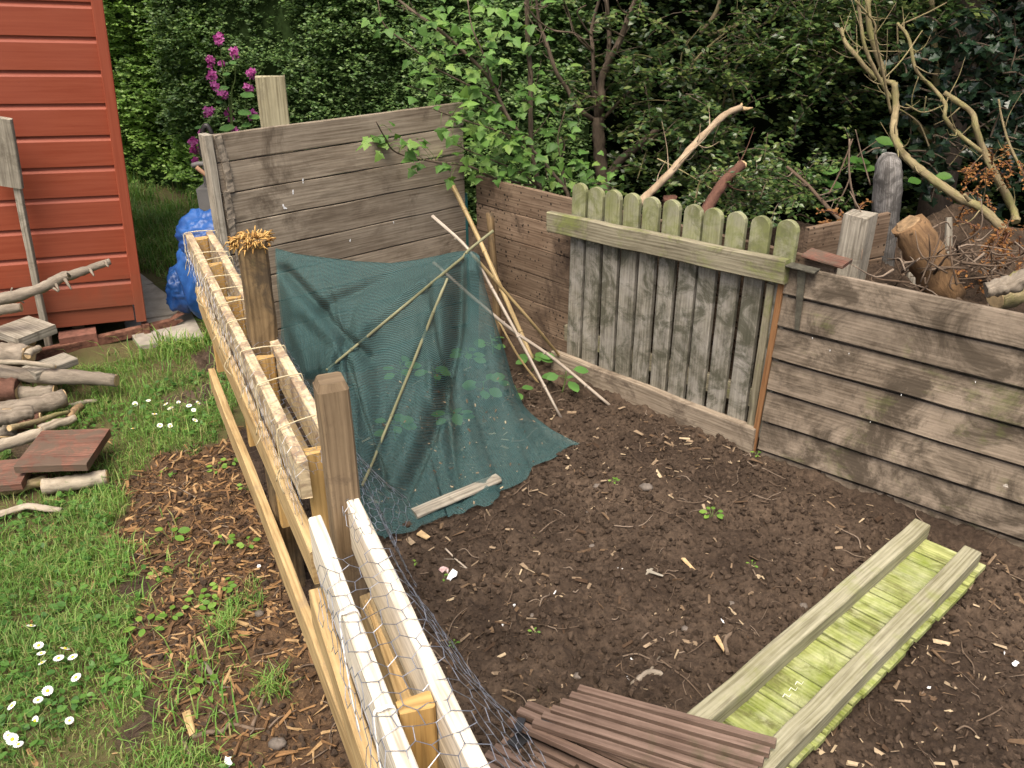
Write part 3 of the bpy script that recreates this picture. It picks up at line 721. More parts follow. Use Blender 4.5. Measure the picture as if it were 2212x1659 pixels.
# ------------------------------------------------------------------ CHICKEN WIRE (hexagonal, real wires)
def hexwire(name, label, A, D, N, s0, s1, wf, dl, dr, cell, flare=0., seed=0, rad=.00065, zt=.803):
    e = cell / math.sqrt(3); T = dl + .105 + dr; pts = {}; edges = []
    def key(a, b): return (round(a / (cell / 2)), round(b / (e / 2)))
    rows = int((s1 - s0) / (1.5 * e)) + 2; cols = int(T / cell) + 2
    for r_ in range(rows):
        for c_ in range(-1, cols):
            cx = c_ * cell + (cell / 2 if r_ % 2 else 0); cy = r_ * 1.5 * e
            vs = [(cx, cy + e), (cx + cell / 2, cy + e / 2), (cx + cell / 2, cy - e / 2), (cx, cy - e), (cx - cell / 2, cy - e / 2), (cx - cell / 2, cy + e / 2)]
            for i in range(6):
                p, q = vs[i], vs[(i + 1) % 6]; kp, kq = key(*p), key(*q); pts[kp] = p; pts[kq] = q; edges.append(tuple(sorted((kp, kq))))
    edges = list(set(edges)); W3 = {}
    for k_, (t, s) in pts.items():
        s_ = s0 + s; w = wf(s_)
        if not (-.01 <= t <= T + .01) or not (s0 - .005 <= s_ <= s1): continue
        jag = .02 * vn(s * 40, seed + 2.); 
        if t < .012 + jag and vn(s * 90, seed) > .2: continue
        t += .004 * vn(s * 50 + seed, t * 50); s_ += .004 * vn(s * 50 + seed + 9, t * 50)
        nz = .005 * vn(s * 22, t * 22 + seed) + .003 * vn(s * 55, t * 55 + seed)
        base = A + D * s_
        if t < dl: p = base - N * (.006 + abs(nz) + flare * .2 * (dl - t)) + Zv * (zt - (dl - t))
        elif t < dl + .105:
            f = (t - dl) / .105; p = base + N * (w * f) + Zv * (zt + .003 + nz * (1 + 2.5 * flare) * math.sin(f * 3.14) - .004 * math.sin(f * 3.14))
        else:
            g = t - dl - .105; fl = flare * (1 + .5 * vn(s * 9, seed + 4)); p = base + N * (w + .006 + abs(nz) + g * fl) + Zv * (zt - g * (1 - .25 * min(1, fl)))
        W3[k_] = p
    E = [(W3[a], W3[b]) for a, b in edges if a in W3 and b in W3 and random.random() > .012]
    P = np.array([q[0] for q in E]); Q = np.array([q[1] for q in E]); d = Q - P; P = P - d * .04; Q = Q + d * .04
    d /= np.linalg.norm(d, axis=1, keepdims=True); ref = np.tile(np.array([.31, .52, .79]), (len(d), 1)); x = np.cross(d, ref); x /= np.linalg.norm(x, axis=1, keepdims=True); y = np.cross(d, x)
    V = np.stack([c + (x * math.cos(a) + y * math.sin(a)) * rad for c in (P, Q) for a in (0, 2.094, 4.189)], 1).reshape(-1, 3)
    F = (np.array([[0, 1, 4, 3], [1, 2, 5, 4], [2, 0, 3, 5]])[None] + (np.arange(len(P)) * 6)[:, None, None]).reshape(-1, 4)
    o = np_mesh(name, V, F, m_wire, None, (A[0], A[1], zt - .1)); tag(o, label, 'wire netting'); return o
A1 = np.array([P1a[0], P1a[1], 0]); A2 = np.array([P2a[0], P2a[1], 0])
hexwire('chicken_wire', 'chicken wire stretched over the far pallet and tied down with twine', A1, P1D, N1, -.02, P1L + .06, lambda s: .092 + .006 * s, .13, .10, .027, .12, 1, .00036)
hexwire('chicken_wire', 'loose large mesh chicken wire draped over the near white pallet', A2, P2D, N2, .12, 1.0, lambda s: .098 + .012 * s, .11, .20, .036, .42, 6, .0007)
# torn, sprung piece of wire beside the square post
hexwire('chicken_wire', 'torn curl of chicken wire springing off beside the square post', A2 + N2 * .075, P2D, N2, -.26, .10, lambda s: .035, .02, .16, .026, .55, 9, .0006)

# ------------------------------------------------------------------ TWINE
def loop(A, D, N, s, w, label, mat, name, group, rad=.0016, sl=.0, drop=.09, zt=.803):
    b0 = A + D * s; b1 = A + D * (s + sl)
    pts = [b0 - N * .008 + Zv * (zt - drop), b0 - N * .01 + Zv * (zt - drop * .5), b0 - N * .007 + Zv * (zt - .004), b0 + N * .004 + Zv * (zt + .004),
           (b0 + b1) / 2 + N * w / 2 + Zv * (zt + .007), b1 + N * (w - .004) + Zv * (zt + .004), b1 + N * (w + .007) + Zv * (zt - .004), b1 + N * (w + .009) + Zv * (zt - drop * .7)]
    mb = MB(); mb.tube(pts, rad, 5, .1, sub=4)
    e = pts[0]; mb.tube([e, e + np.array([random.uniform(-.02, .01), -.01, -.03]), e + np.array([random.uniform(-.02, .02), -.02, -.055])], rad * .9, 5, sub=3)
    mb.tube([e, e + np.array([-.012, .01, -.02]), e + np.array([-.02, .012, -.045])], rad * .9, 5, sub=3)
    tag(mb.build(name, mat, None, b0 + Zv * zt), label, 'string', group)
for i, s_ in enumerate([.02, .27, .36, .52, .64, .76, .90, 1.10, 1.30, 1.52]):
    loop(A1, P1D, N1, s_, .094, 'pale twine loop tied across the top of the far pallet', m_twine, 'twine_loop', 'twine loops across the far pallet', sl=random.uniform(-.04, .02))
mb = MB()
for lab, p0, p1 in (('white string wrapped round the left rail of the near pallet, upper one', .27, .34), ('white string wrapped round the left rail of the near pallet, at the frame bottom', .47, .53)):
    b0, b1 = A2 + P2D * p0, A2 + P2D * p1; mb = MB()
    for k_ in range(3):
        o_ = P2D * .0022 * k_
        mb.tube([b0 + o_ + N2 * .026 + Zv * .79, b0 + o_ + N2 * .02 + Zv * .806, b0 + o_ + N2 * .004 + Zv * .806, b0 + o_ - N2 * .006 + Zv * .79, b1 + o_ - N2 * .012 + Zv * .71, b1 + o_ + P2D * .04 - N2 * .012 + Zv * .68], .0010, 5, sub=4)
    tag(mb.build('white_string', m_string, None, b0 + Zv * .8), lab, 'string')

# ------------------------------------------------------------------ CANES, NETTING, BEANS
def fpath(lst): return [atz(x, y, .012) for x, y in lst]
hem = [np.array([-.90, 3.13, .02]), np.array([-.72, 2.78, .02]), np.array([-.56, 2.48, .03]), np.array([-.47, 2.30, .03])] + fpath([(792, 1140), (826, 1164), (861, 1155), (916, 1142), (957, 1122), (985, 1112), (1009, 1116), (1028, 1096), (1064, 1085), (1094, 1062), (1133, 1038), (1135, 1014), (1157, 1011), (1170, 985), (1201, 973), (1253, 959)])
RY = 3.30
topc = [atY(x, y, RY + dy) for x, y, dy in ((595, 536, .02), (640, 548, .0), (700, 556, 0), (770, 564, 0), (845, 568, 0), (900, 561, 0), (950, 551, 0), (990, 541, -.01), (1012, 537, -.03), (1026, 541, -.06), (1036, 553, -.10))]
def resample(P, n, wts=None):
    P = np.array(P); d = np.r_[0, np.cumsum(np.linalg.norm(np.diff(P, axis=0), axis=1))]; t = np.linspace(0, d[-1], n) if wts is None else np.interp(wts, np.linspace(0, 1, len(P)), d)
    return np.stack([np.interp(t, d, P[:, i]) for i in range(3)], 1)
NC, NR = 150, 110
T = resample(topc, NC); 
cpar = np.linspace(0, 1, NC)
Hm = resample(hem, NC, np.interp(cpar, [0, .2, .40, .62, .85, 1], [0, 3 / 19, 5 / 19, 9.5 / 19, 15 / 19, 1]))
_j = np.linspace(0, 1, NC); Hm[:, 0] += .016 * vn(_j * 34, _j * 0 + 1.7, 3) + .008 * vn(_j * 80, _j * 0 + 5.7, 3); Hm[:, 1] += .016 * vn(_j * 30, _j * 0 + 8.1, 6) + .008 * vn(_j * 75, _j * 0 + 2.7, 3)
edge = [atY(1036, 553, RY - .10), atY(1048, 625, 3.19), atY(1068, 700, 3.15), atY(1088, 770, 3.11), atY(1103, 840, 3.06), atY(1128, 893, 3.0), atz(1190, 930, .05), atz(1253, 959, .012)]
E_ = resample(edge, NR + 1)
tt = np.linspace(0, 1, NR + 1)
G = np.zeros((NR + 1, NC, 3))
for j in range(NC):
    c = cpar[j]; base = T[j][None] * (1 - tt)[:, None] + Hm[j][None] * tt[:, None]
    lin = base[:, 2].copy()
    flat_ = np.clip((tt - .62) / .38, 0, 1)
    sag = (.05 + .17 * math.exp(-((c - .60) / .2) ** 2)) * np.sin(np.pi * tt) ** 1.1         # hang between the canes
    base[:, 2] = np.maximum(lin - sag * .55, .012 + .004 * np.sin(tt * 30 + c * 9))
    wgt = np.clip((c - .8) / .2, 0, 1) ** 1.5
    base = base * (1 - wgt) + E_ * wgt
    G[:, j] = base
CC, TT = np.meshgrid(cpar, tt)
amp = np.clip(TT * 1.6, 0, 1) * np.clip((1 - CC) * 8, 0, 1)
lowz = np.clip(G[..., 2] / .12, .05, 1)
fold = .026 * np.sin(CC * 34 + 4 * TT + 2.2 * vn(CC * 4, TT * 4, 3)) + .028 * vn(CC * 9 + TT * 3, TT * 2.2, 9) + .008 * vn(CC * 22 - TT * 9, TT * 9, 4)
crease = -.065 * np.exp(-((CC - .70 + .07 * TT) / .018) ** 2) + .03 * np.exp(-((CC - .665 + .07 * TT) / .02) ** 2) - .045 * np.exp(-((CC - .18 - .30 * TT) / .022) ** 2) - .035 * np.exp(-((CC - .45 + .5 * TT) / .018) ** 2) * (TT < .6)
nrm = np.array([-.12, -.8, .58])
G += (fold + crease)[..., None] * (amp * lowz)[..., None] * nrm
def ridge(poly, hgt, wid, sharp=True):
    D_ = G - CO; dep = D_[..., 1] * CP - D_[..., 2] * SP; pxx = 1106 + FPX * D_[..., 0] / dep; pyy = 829.5 - FPX * (D_[..., 1] * SP + D_[..., 2] * CP) / dep
    best = np.full(pxx.shape, 1e9)
    for (xa, ya), (xb, yb) in zip(poly[:-1], poly[1:]):
        dx, dy = xb - xa, yb - ya; t_ = np.clip(((pxx - xa) * dx + (pyy - ya) * dy) / (dx * dx + dy * dy), 0, 1); best = np.minimum(best, np.hypot(pxx - xa - t_ * dx, pyy - ya - t_ * dy))
    d_ = best / FPX * 3.2
    return hgt * (np.exp(-d_ / wid) if sharp else np.exp(-(d_ / wid) ** 2))
hh_ = ridge([(1005, 552), (850, 679), (690, 812)], .085, .10) + ridge([(980, 590), (890, 790), (845, 900), (782, 1050)], .07, .09) + ridge([(1015, 560), (1040, 700), (1062, 860)], .05, .07)
hh_ = hh_ + ridge([(1003, 575), (990, 720), (955, 880), (905, 1000), (868, 1085)], -.085, .022, False) + ridge([(970, 640), (950, 800), (900, 930), (855, 1040)], .035, .035, False)
hh_ = hh_ + ridge([(618, 585), (690, 665), (730, 715), (800, 775)], -.055, .022, False) + ridge([(690, 665), (790, 622), (880, 578)], -.045, .020, False) + ridge([(650, 700), (720, 760), (700, 830)], -.03, .03, False) + ridge([(600, 545), (640, 700), (690, 830)], .03, .05)
G += (hh_ * np.clip(TT * 9, 0, 1) * np.clip((1 - CC) * 12, 0, 1) * np.clip(lowz * 1.6, 0, 1))[..., None] * nrm
G[..., 2] = np.maximum(G[..., 2], .010 + .006 * (vn(CC * 40, TT * 40) + 1))
UVn = np.stack([CC * 1.5, TT * 1.25 + CC * .25], -1)
# back slope, ridge down to the ground behind
nb = 40; tb = np.linspace(0, 1, nb + 1)[1:]; BK = np.zeros((nb, NC, 3)); 
for j in range(NC):
    c = cpar[j]; foot = np.array([T[j][0] - .03, T[j][1] + .05 + .32 * c, .0]); BK[:, j] = T[j] * (1 - tb)[:, None] + foot * tb[:, None]
    BK[:, j, 1] += .012 * np.sin(c * 30) * tb
G2 = np.concatenate([BK[::-1], G], 0); CB, TB = np.meshgrid(cpar, tb); U2 = np.concatenate([np.stack([CB * 1.5, -TB * .7 + CB * .25], -1)[::-1], UVn], 0)
nr, ncn = G2.shape[:2]; ii = (np.arange(nr - 1)[:, None] * ncn + np.arange(ncn - 1)[None]).ravel()
Fn = np.stack([ii, ii + ncn, ii + ncn + 1, ii + 1], 1)
net = np_mesh('shade_netting', G2.reshape(-1, 3), Fn, m_net, None, (-.4, 2.8, 0), uv=U2.reshape(-1, 2), smooth=True)
tag(net, 'dark teal knitted netting draped over canes as a low tent', 'netting')
bvh = BVHTree.FromPolygons([Vector(p) for p in G2.reshape(-1, 3)], [tuple(f) for f in Fn])
def onnet(x, y, push=.008):
    r = ray(x, y); h = bvh.ray_cast(Vector(CO), Vector(unit(r)))
    return None if h[0] is None else np.array(h[0]) + unit(r) * push
_lp = []
for i in range(260):
    h_ = onnet(random.gauss(1000, 120), random.gauss(960, 110), -.003)
    if h_ is not None and h_[2] < .42 and bvh.find_nearest(Vector(h_))[3] < .02: _lp.append(h_)
_lp = np.array(_lp); _cb = [(-.5, -.2, 0), (.5, -.15, 0), (.45, .2, 0), (-.4, .15, 0), (0, 0, .12)]
_v, _f = scatter(_cb, [(0, 1, 4), (1, 2, 4), (2, 3, 4), (3, 0, 4), (2, 1, 0), (3, 2, 0)], frames(rdir(len(_lp)), np.tile(np.array([0, -.5, .85]), (len(_lp), 1)), .003 + .014 * RNG.random(len(_lp)) ** 3), _lp)
tag(np_mesh('leaf_litter', _v, _f, m_chip, None, (-.2, 2.6, 0)), 'dry tan crumbs and bark specks caught on the netting', 'litter', kind='stuff')
def cane(label, pts, r0, mat=m_cane, nodes=True):
    mb = MB(); mb.tube(pts, [r0, r0 * .85], 8, .03, sub=5)
    P = np.array(pts); 
    for f in (.15, .4, .62, .85):
        d = np.r_[0, np.cumsum(np.linalg.norm(np.diff(P, axis=0), axis=1))]; q = np.array([np.interp(f * d[-1], d, P[:, i]) for i in range(3)]); q2 = np.array([np.interp(f * d[-1] + .006, d, P[:, i]) for i in range(3)])
        mb.tube([q, q2], [r0 * 1.18, r0 * 1.12], 8, sub=1)
    return tag(mb.build('bamboo_cane', mat, None, pts[-1]), label, 'cane')
ap = atY(1012, 541, RY - .05)
l1 = [onnet(1000 - 295 * f, 556 + 244 * f, -.002) for f in np.linspace(0, 1, 14)]
cane('yellow cane crossing the netting from its right peak down to the left', [atY(1066, 498, RY - .02), ap] + [q for q in l1 if q is not None], .006, m_caneo)
l2 = [onnet(float(np.interp(y, [602, 690, 790, 900, 1010, 1050], [966, 930, 890, 845, 800, 782])), y, -.002) for y in np.linspace(602, 1050, 14)]
cane('pale cane under the netting running down to the square post', [q for q in l2 if q is not None], .006, m_caneo)
cane('pale cane sticking up left of the netting peak with its foot in open soil', [atY(934, 467, RY + .10), ap + [0, .01, .0], atY(1062, 622, 3.21), atY(1120, 728, 3.12), atz(1212, 903, 0)], .007, m_canep)
cane('thick tan cane leaning in the corner behind the netting', [atY(977, 399, 3.92), atY(1034, 515, 3.75), atY(1072, 600, 3.62), atY(1116, 698, 3.50), atY(1150, 775, 3.42)], .011)
cane('yellow cane slanting right from the netting peak to the pickets', [atY(1022, 552, RY - .08), atY(1091, 630, 3.26), atY(1152, 700, 3.3), atz(1226, 790, .0)], .007)
cane('grey cane crossing low to the right with its foot near the gravel board', [atY(936, 567, 3.36), atY(1030, 650, 3.24), atY(1105, 712, 3.2), atY(1200, 778, 3.19), atz(1322, 880, 0)], .0075, m_canep)
cane('thin cane half hidden behind the right edge of the netting', [atY(1075, 690, 3.42), atY(1120, 770, 3.36), atz(1165, 830, 0)], .005)

BL = [(0, 0, 0), (.25, .26, .03), (.55, .33, .04), (.85, .2, .02), (1, 0, -.03), (.85, -.2, .02), (.55, -.33, .04), (.25, -.26, .03), (.5, 0, -.0)]
BF = [(8, i, (i + 1) % 8) for i in range(8)]
def seedling(x, y, label, nl, size, hgt, name='bean_seedling', mat=m_bean, group=None):
    b = atz(x, y, .0); b[2] = float(gz(b[0], b[1])) - .005
    t = thing(name, label, 'seedling', b, group)
    mb = MB(); top = b + np.array([random.uniform(-.02, .02), random.uniform(-.02, .02), hgt]); mb.tube([b, (b + top) / 2 + np.array([.004, 0, 0]), top], [.0035, .003, .002], 6, sub=3)
    pos = []; dr = []; nn = []; sc = []
    for i in range(nl):
        a_ = i * 2.4 + random.random() * .6; f = random.uniform(.45, 1.); p = b * (1 - f) + top * f; d = np.array([math.cos(a_), math.sin(a_), random.uniform(-.1, .35)])
        e = p + d * size * .45; mb.tube([p, e], [.0016, .001], 4, sub=1); pos.append(e); dr.append(d + [0, 0, -.25]); nn.append(np.array([random.gauss(0, .3), -.35 + random.gauss(0, .3), 1.])); sc.append(size * random.uniform(.75, 1.15))
    mb.build('stem', m_stem, t)
    V, F = scatter(BL, BF, frames(np.array(dr), np.array(nn), np.array(sc)), np.array(pos))
    for q in range(nl): np_mesh('leaf', V[q*9:(q+1)*9], np.array(BF), mat, t, smooth=True)
seedling(1150, 800, 'broad leaved bean seedling right of the netting between two canes', 6, .062, .09)
seedling(1214, 852, 'bean seedling with large drooping leaves by the gravel board', 5, .07, .11)
seedling(1118, 868, 'bean seedling poking out under the right edge of the netting', 3, .06, .07)
for x, y, lab in ((868, 830, 'upper left'), (855, 965, 'lower left'), (1012, 800, 'upper middle'), (1040, 870, 'right middle'), (1065, 770, 'upper right edge'), (942, 840, 'centre'), (985, 925, 'lower centre')):
    seedling(x, y, 'green bean seedling showing through the netting, %s of those under it' % lab, 6, .06, .10)

# timber weight on the netting
a, b = atz(893, 1110, .035), atz(1076, 1034, .035); mb = MB(); mb.beam(a, b, .026, .052, seg=12, jit=.0025, ch=.010, tw=.88)
tag(mb.build('timber_offcut', m_grey, None, (a + b) / 2), 'weathered timber length weighing down the front hem of the netting', 'timber')

# ------------------------------------------------------------------ MOSSY PANEL on the soil
mp = thing('mossy_panel', 'green mossy plank panel with two battens lying on the soil', 'panel', (*atz(1800, 1400)[:2], 0))
za = .075
l0, l1 = atz(1990, 1142, za), atz(1500, 1572, za); r0, r1 = atz(2098, 1202, za + .005), atz(1630, 1680, za + .005)
LDm = unit(l1 - l0); l1 = l0 + LDm * 1.24; r1 = r0 + unit(r1 - r0) * 1.36
mb = MB(); mb.beam(l0, l1, .054, .050, seg=14, jit=.002, ch=.003); mb.build('batten', m_mossrail, mp)
mb = MB(); mb.beam(r0, r1, .054, .050, seg=14, jit=.002, ch=.003); mb.build('batten', m_mossrail, mp)
zp = .046; sdv = unit((r0 - l0) - LDm * ((r0 - l0) @ LDm)); s_ = .01; mb = MB()
while s_ < 1.25:
    w_ = random.choice([.095, .085, .1, .05, .03, .09]); c = l0 + LDm * (s_ + w_ / 2); c[2] = zp + random.uniform(-.003, .002)
    wd = np.linalg.norm((r0 - l0)) ; a = c - sdv * .03; b = c + sdv * (wd + .040 + random.uniform(-.004, .004))
    mb.beam(a, b, w_ - .0045, .014, up=LDm, seg=5, jit=.0012, ch=.0015); s_ += w_
mb.build('planks', m_moss, mp)
mb = MB()
for o_ in (.05, .9): mb.beam(l0 + LDm * o_ - Zv * .062, r0 + LDm * o_ - Zv * .066, .03, .035, seg=2)
mb.build('underside_bearer', m_mossrail, mp)
wig = MB()
for o_ in (0, .032, .064):
    c = atz(1727 - o_ * 420, 1476 + o_ * 420, zp + .0085)
    wig.tube([c + np.array([-.012 + .008 * q, (.006 if q % 2 else -.004), .0]) for q in range(4)], .0010, 4, sub=1)
wig.build('lichen_squiggle', m_white, mp)

# ------------------------------------------------------------------ RED BROWN SLATTED PANELS
def slats(name, label, loc_px, lst, w_, straps):
    c = atz(*loc_px, .0); t = thing(name, label, 'slatted panel', (c[0], c[1], 0))
    for (p, za, q, zb) in lst:
        a, b = atz(*p, za), atz(*q, zb); mb = MB(); mb.beam(a, b, .016, w_, seg=6, jit=.0008, ch=.0009); mb.build('slat', m_hard, t)
    for (p, q, ww, z) in straps:
        a, b = atz(*p, z), atz(*q, z); mb = MB(); mb.beam(a, b, .004, ww, seg=3, ch=.001); mb.build('strap', m_black, t)
    return t
ZR = .132
slats('slatted_panel', 'upper red brown slatted panel with one end on the mossy batten', (1450, 1560),
      [((1250 - 20 * i + (3 if i else 0), 1489 + 14.5 * i), .088, (1676 - 13.5 * i, 1606 + 20.5 * i), ZR) for i in range(6)], .0185, [((1300, 1500), (1230, 1580), .026, .072), ((1640, 1590), (1580, 1690), .026, ZR - .014)])
slats('slatted_panel', 'lower red brown slatted panel with black straps nearest the pallet', (1200, 1620),
      [((1138, 1523), .070, (1520, 1682), .09), ((1120, 1537), .070, (1500, 1706), .09), ((1100, 1556), .070, (1480, 1730), .09),
       ((1106, 1588), .025, (1380, 1716), .03), ((1086, 1602), .025, (1370, 1740), .03), ((1068, 1616), .025, (1360, 1764), .03), ((1050, 1631), .025, (1350, 1788), .03), ((1036, 1647), .025, (1340, 1812), .03)], .0195,
      [((1150, 1574), (1106, 1612), .034, .042), ((1176, 1548), (1204, 1562), .022, .088), ((1128, 1552), (1118, 1580), .020, .085)])

# ------------------------------------------------------------------ SHEDSIDE CLUTTER: spade-like board, logs, angle iron
f = atz(108, 760); yb = f[1]; tp = atY(22, 268, yb - .10)
pad = thing('wooden_paddle', 'weathered grey board on a long pole leaning on the red shed', 'tool', f)
mb = MB(); mb.beam(f, atY(36, 395, yb - .06), .03, .022, up=np.array([1., 0, 0]), seg=8, jit=.002); mb.build('pole', m_grey, pad)
mb = MB(); mb.beam(atY(18, 402, yb - .075), atY(-8, 252, yb - .12), .12, .02, up=np.array([1., 0, 0]), seg=6, jit=.002, ch=.004); mb.build('blade', m_grey, pad)

def log(label, p, zp0, q, zq0, r0, r1, mat, name='log', mid=None, cut=True, cat='log', flat=1., jit=.12):
    a, b = atz(*p, zp0), atz(*q, zq0); m = (a + b) / 2 + (np.array(mid) if mid is not None else np.array([0, 0, random.uniform(-.01, .01)]))
    t = thing(name, label, cat, (*m[:2], min(a[2], b[2]) - r0))
    mb = MB(); mb.tube([a, (a + m) / 2 + np.array([0, 0, random.uniform(-.006, .006)]), m, (m + b) / 2 + np.array([0, 0, random.uniform(-.006, .006)]), b], [r0, (r0 + r1) / 2 * 1.02, (r0 + r1) / 2, (r0 + r1) / 2 * .97, r1], 11, jit, sub=4, flat=flat); mb.build('bark', mat, t)
    if cut:
        for e, o, r_ in ((a, b, r0), (b, a, r1)):
            d = unit(e - o); mb = MB(); mb.tube([e - d * .004, e + d * .0015], [r_ * .94, r_ * .90], 11, .05, sub=1); mb.build('cut_end', m_cut, t)
    return t
log('thick grey log on top of the heap pointing right', (-40, 802), .13, (252, 822), .10, .036, .026, m_barkg)
log('split orange brown log in the middle of the heap', (-30, 900), .10, (140, 858), .08, .042, .036, m_barkg)
log('pale round log at the foot of the heap', (92, 1052), .03, (232, 1030), .03, .028, .027, m_birch)
log('thin yellowish branch end lying before the pale round log', (-40, 1070), .03, (100, 1038), .035, .017, .018, m_barky)
log('crooked short branch behind the red stained board', (85, 930), .06, (163, 902), .06, .022, .014, m_birch)
log('slim twiggy stick lying on grass right of the heap', (135, 876), .02, (210, 866), .02, .010, .007, m_barkg, cut=False)
log('pale peeled log left of the red stained board', (-40, 972), .09, (95, 934), .10, .024, .020, m_birch)
log('stubby upright log end among the split logs', (14, 945), .02, (14, 885), .11, .034, .032, m_barkg)
log('knotty round log butt high on the heap at the left edge', (-60, 752), .17, (62, 768), .16, .05, .046, m_barkg)
log('smooth pinkish stick end beside the knotty butt', (60, 768), .19, (84, 752), .19, .016, .015, m_birch)
log('short dark log lying under the split orange log', (-40, 925), .05, (90, 905), .05, .03, .028, m_barkr)
t = log('curved strip of pale bark lying on the lawn', (-30, 1120), .02, (133, 1102), .02, .020, .012, m_birch, 'bark_strip', mid=(.0, .03, .012), cut=False, cat='bark', flat=.45)
for lab, pts, z, th, mt in (('red stained board lying flat on the log heap', [(64, 940), (213, 935), (216, 1004), (64, 1012)], .105, .03, m_redb), ('dark red offcut under the left end of the stained board', [(-30, 1002), (66, 1000), (62, 1045), (-30, 1062)], .06, .03, m_redb), ('sawn pale plank end behind the top log', [(55, 800), (150, 762), (156, 785), (70, 815)], .13, .03, m_grey), ('small square timber end beside the leaning pole', [(20, 690), (80, 710), (86, 738), (30, 722)], .20, .04, m_grey)):
    P = [atz(x, y, z) for x, y in pts]; mb = MB(); a, b = (P[0] + P[3]) / 2, (P[1] + P[2]) / 2; w_ = (np.linalg.norm(P[0] - P[3]) + np.linalg.norm(P[1] - P[2])) / 2
    mb.beam(a, b, th, w_, seg=8, jit=.003, ch=.003); tag(mb.build('board_offcut', mt, None, (*((a + b) / 2)[:2], z - .1)), lab, 'board')
for a_ in (('fat dark butt log lowest in the corner of the heap', (-60, 850), .07, (40, 842), .07, .055, .05, m_barkr), ('brown split log bridging the top log and the split orange log', (-30, 850), .06, (120, 846), .05, .035, .03, m_barkg),
           ('thin pale stick lying along the top log', (-30, 782), .20, (120, 792), .16, .012, .008, m_birch), ('mossy short log under the knotty butt', (-50, 800), .05, (60, 806), .05, .04, .036, m_barky),
           ('grey forked end of a log left of the dead branch', (-50, 676), .32, (46, 664), .33, .026, .018, m_barkg), ('wide split slab of log above the red stained board', (-20, 910), .13, (70, 890), .12, .032, .026, m_barkg),
           ('slender bent stick below the split slab', (20, 925), .13, (150, 890), .05, .012, .008, m_barky), ('dark round log behind the leaning pole foot', (-40, 720), .16, (70, 735), .13, .04, .036, m_barkr),
           ('short pale chunk lying at the right foot of the heap', (150, 905), .03, (175, 878), .03, .018, .014, m_cutd), ('broken brown branch poking out under the dark offcut', (-40, 1045), .02, (110, 1028), .02, .014, .01, m_barkr)):
    log(*a_)
# dead branch on top
br = thing('dead_branch', 'grey dead branch with thorn like stubs jutting over the log heap', 'branch', (*atz(40, 660, .3)[:2], .2))
mb = MB(); pts = [atY(x, y, Y) for x, y, Y in ((-40, 655, 3.0), (30, 640, 3.02), (90, 622, 3.06), (130, 600, 3.1), (160, 592, 3.12), (200, 578, 3.16), (238, 565, 3.2))]
mb.tube(pts, [.022, .022, .019, .02, .017, .015, .012], 9, .16); mb.build('limb', m_barkg, br)
mb = MB()
for x, y, dx, dy in ((20, 648, 6, -26), (140, 603, 14, 22), (120, 612, 8, 16), (195, 582, 8, 14), (150, 596, -6, -8), (30, 640, 22, 14), (228, 566, 6, 10), (110, 618, 16, 12)):
    a = atY(x, y, 3.08); b = atY(x + dx, y + dy, 3.05); mb.tube([a, b], [.007, .003], 6, .1, sub=2)
mb.build('stubs', m_barkg, br)
# rusty slotted angle iron
a, b = atz(40, 770, .035), atz(378, 692, .05); ai = thing('angle_iron', 'rusty slotted angle iron lying in front of the shed', 'angle iron', (*((a + b) / 2)[:2], 0))
D = unit(b - a); sv = unit(np.cross(D, Zv)); sv = sv if sv[1] < 0 else -sv; L = np.linalg.norm(b - a); mb = MB()
def strip(s0, s1, o0, o1, vert):
    off = (Zv * -1 if vert else -sv)
    c0 = a + D * s0 + off * (o0 + o1) / 2; c1 = a + D * s1 + off * (o0 + o1) / 2
    mb.beam(c0, c1, abs(o1 - o0), .003, up=off, seg=2, jit=.0003, ch=.0004)
n_ = 14
strip(0, L, 0, .014, True); strip(0, L, .022, .038, True); strip(0, L, .003, .04, False)
for i in range(n_ + 1): strip(max(0, i * L / n_ - .03), min(L, i * L / n_ + .018), .0145, .0215, True)
mb.build('slotted_flanges', m_rust, ai)
mb = MB(); c = a + D * (L * .80); mb.beam(c - Zv * .045, c + Zv * .02, .03, .05, up=D, seg=3, ch=.004); mb.build('collar', m_rust, ai)
mb = MB(); e = b - D * .02; mb.quad(e, e + D * .07 + Zv * .02, e + D * .05 - sv * .03 + Zv * .03, e - sv * .03, .003); mb.quad(e, e - Zv * .03, e + D * .06 - Zv * .012, e + D * .05, .003); mb.build('torn_end', m_rust, ai)

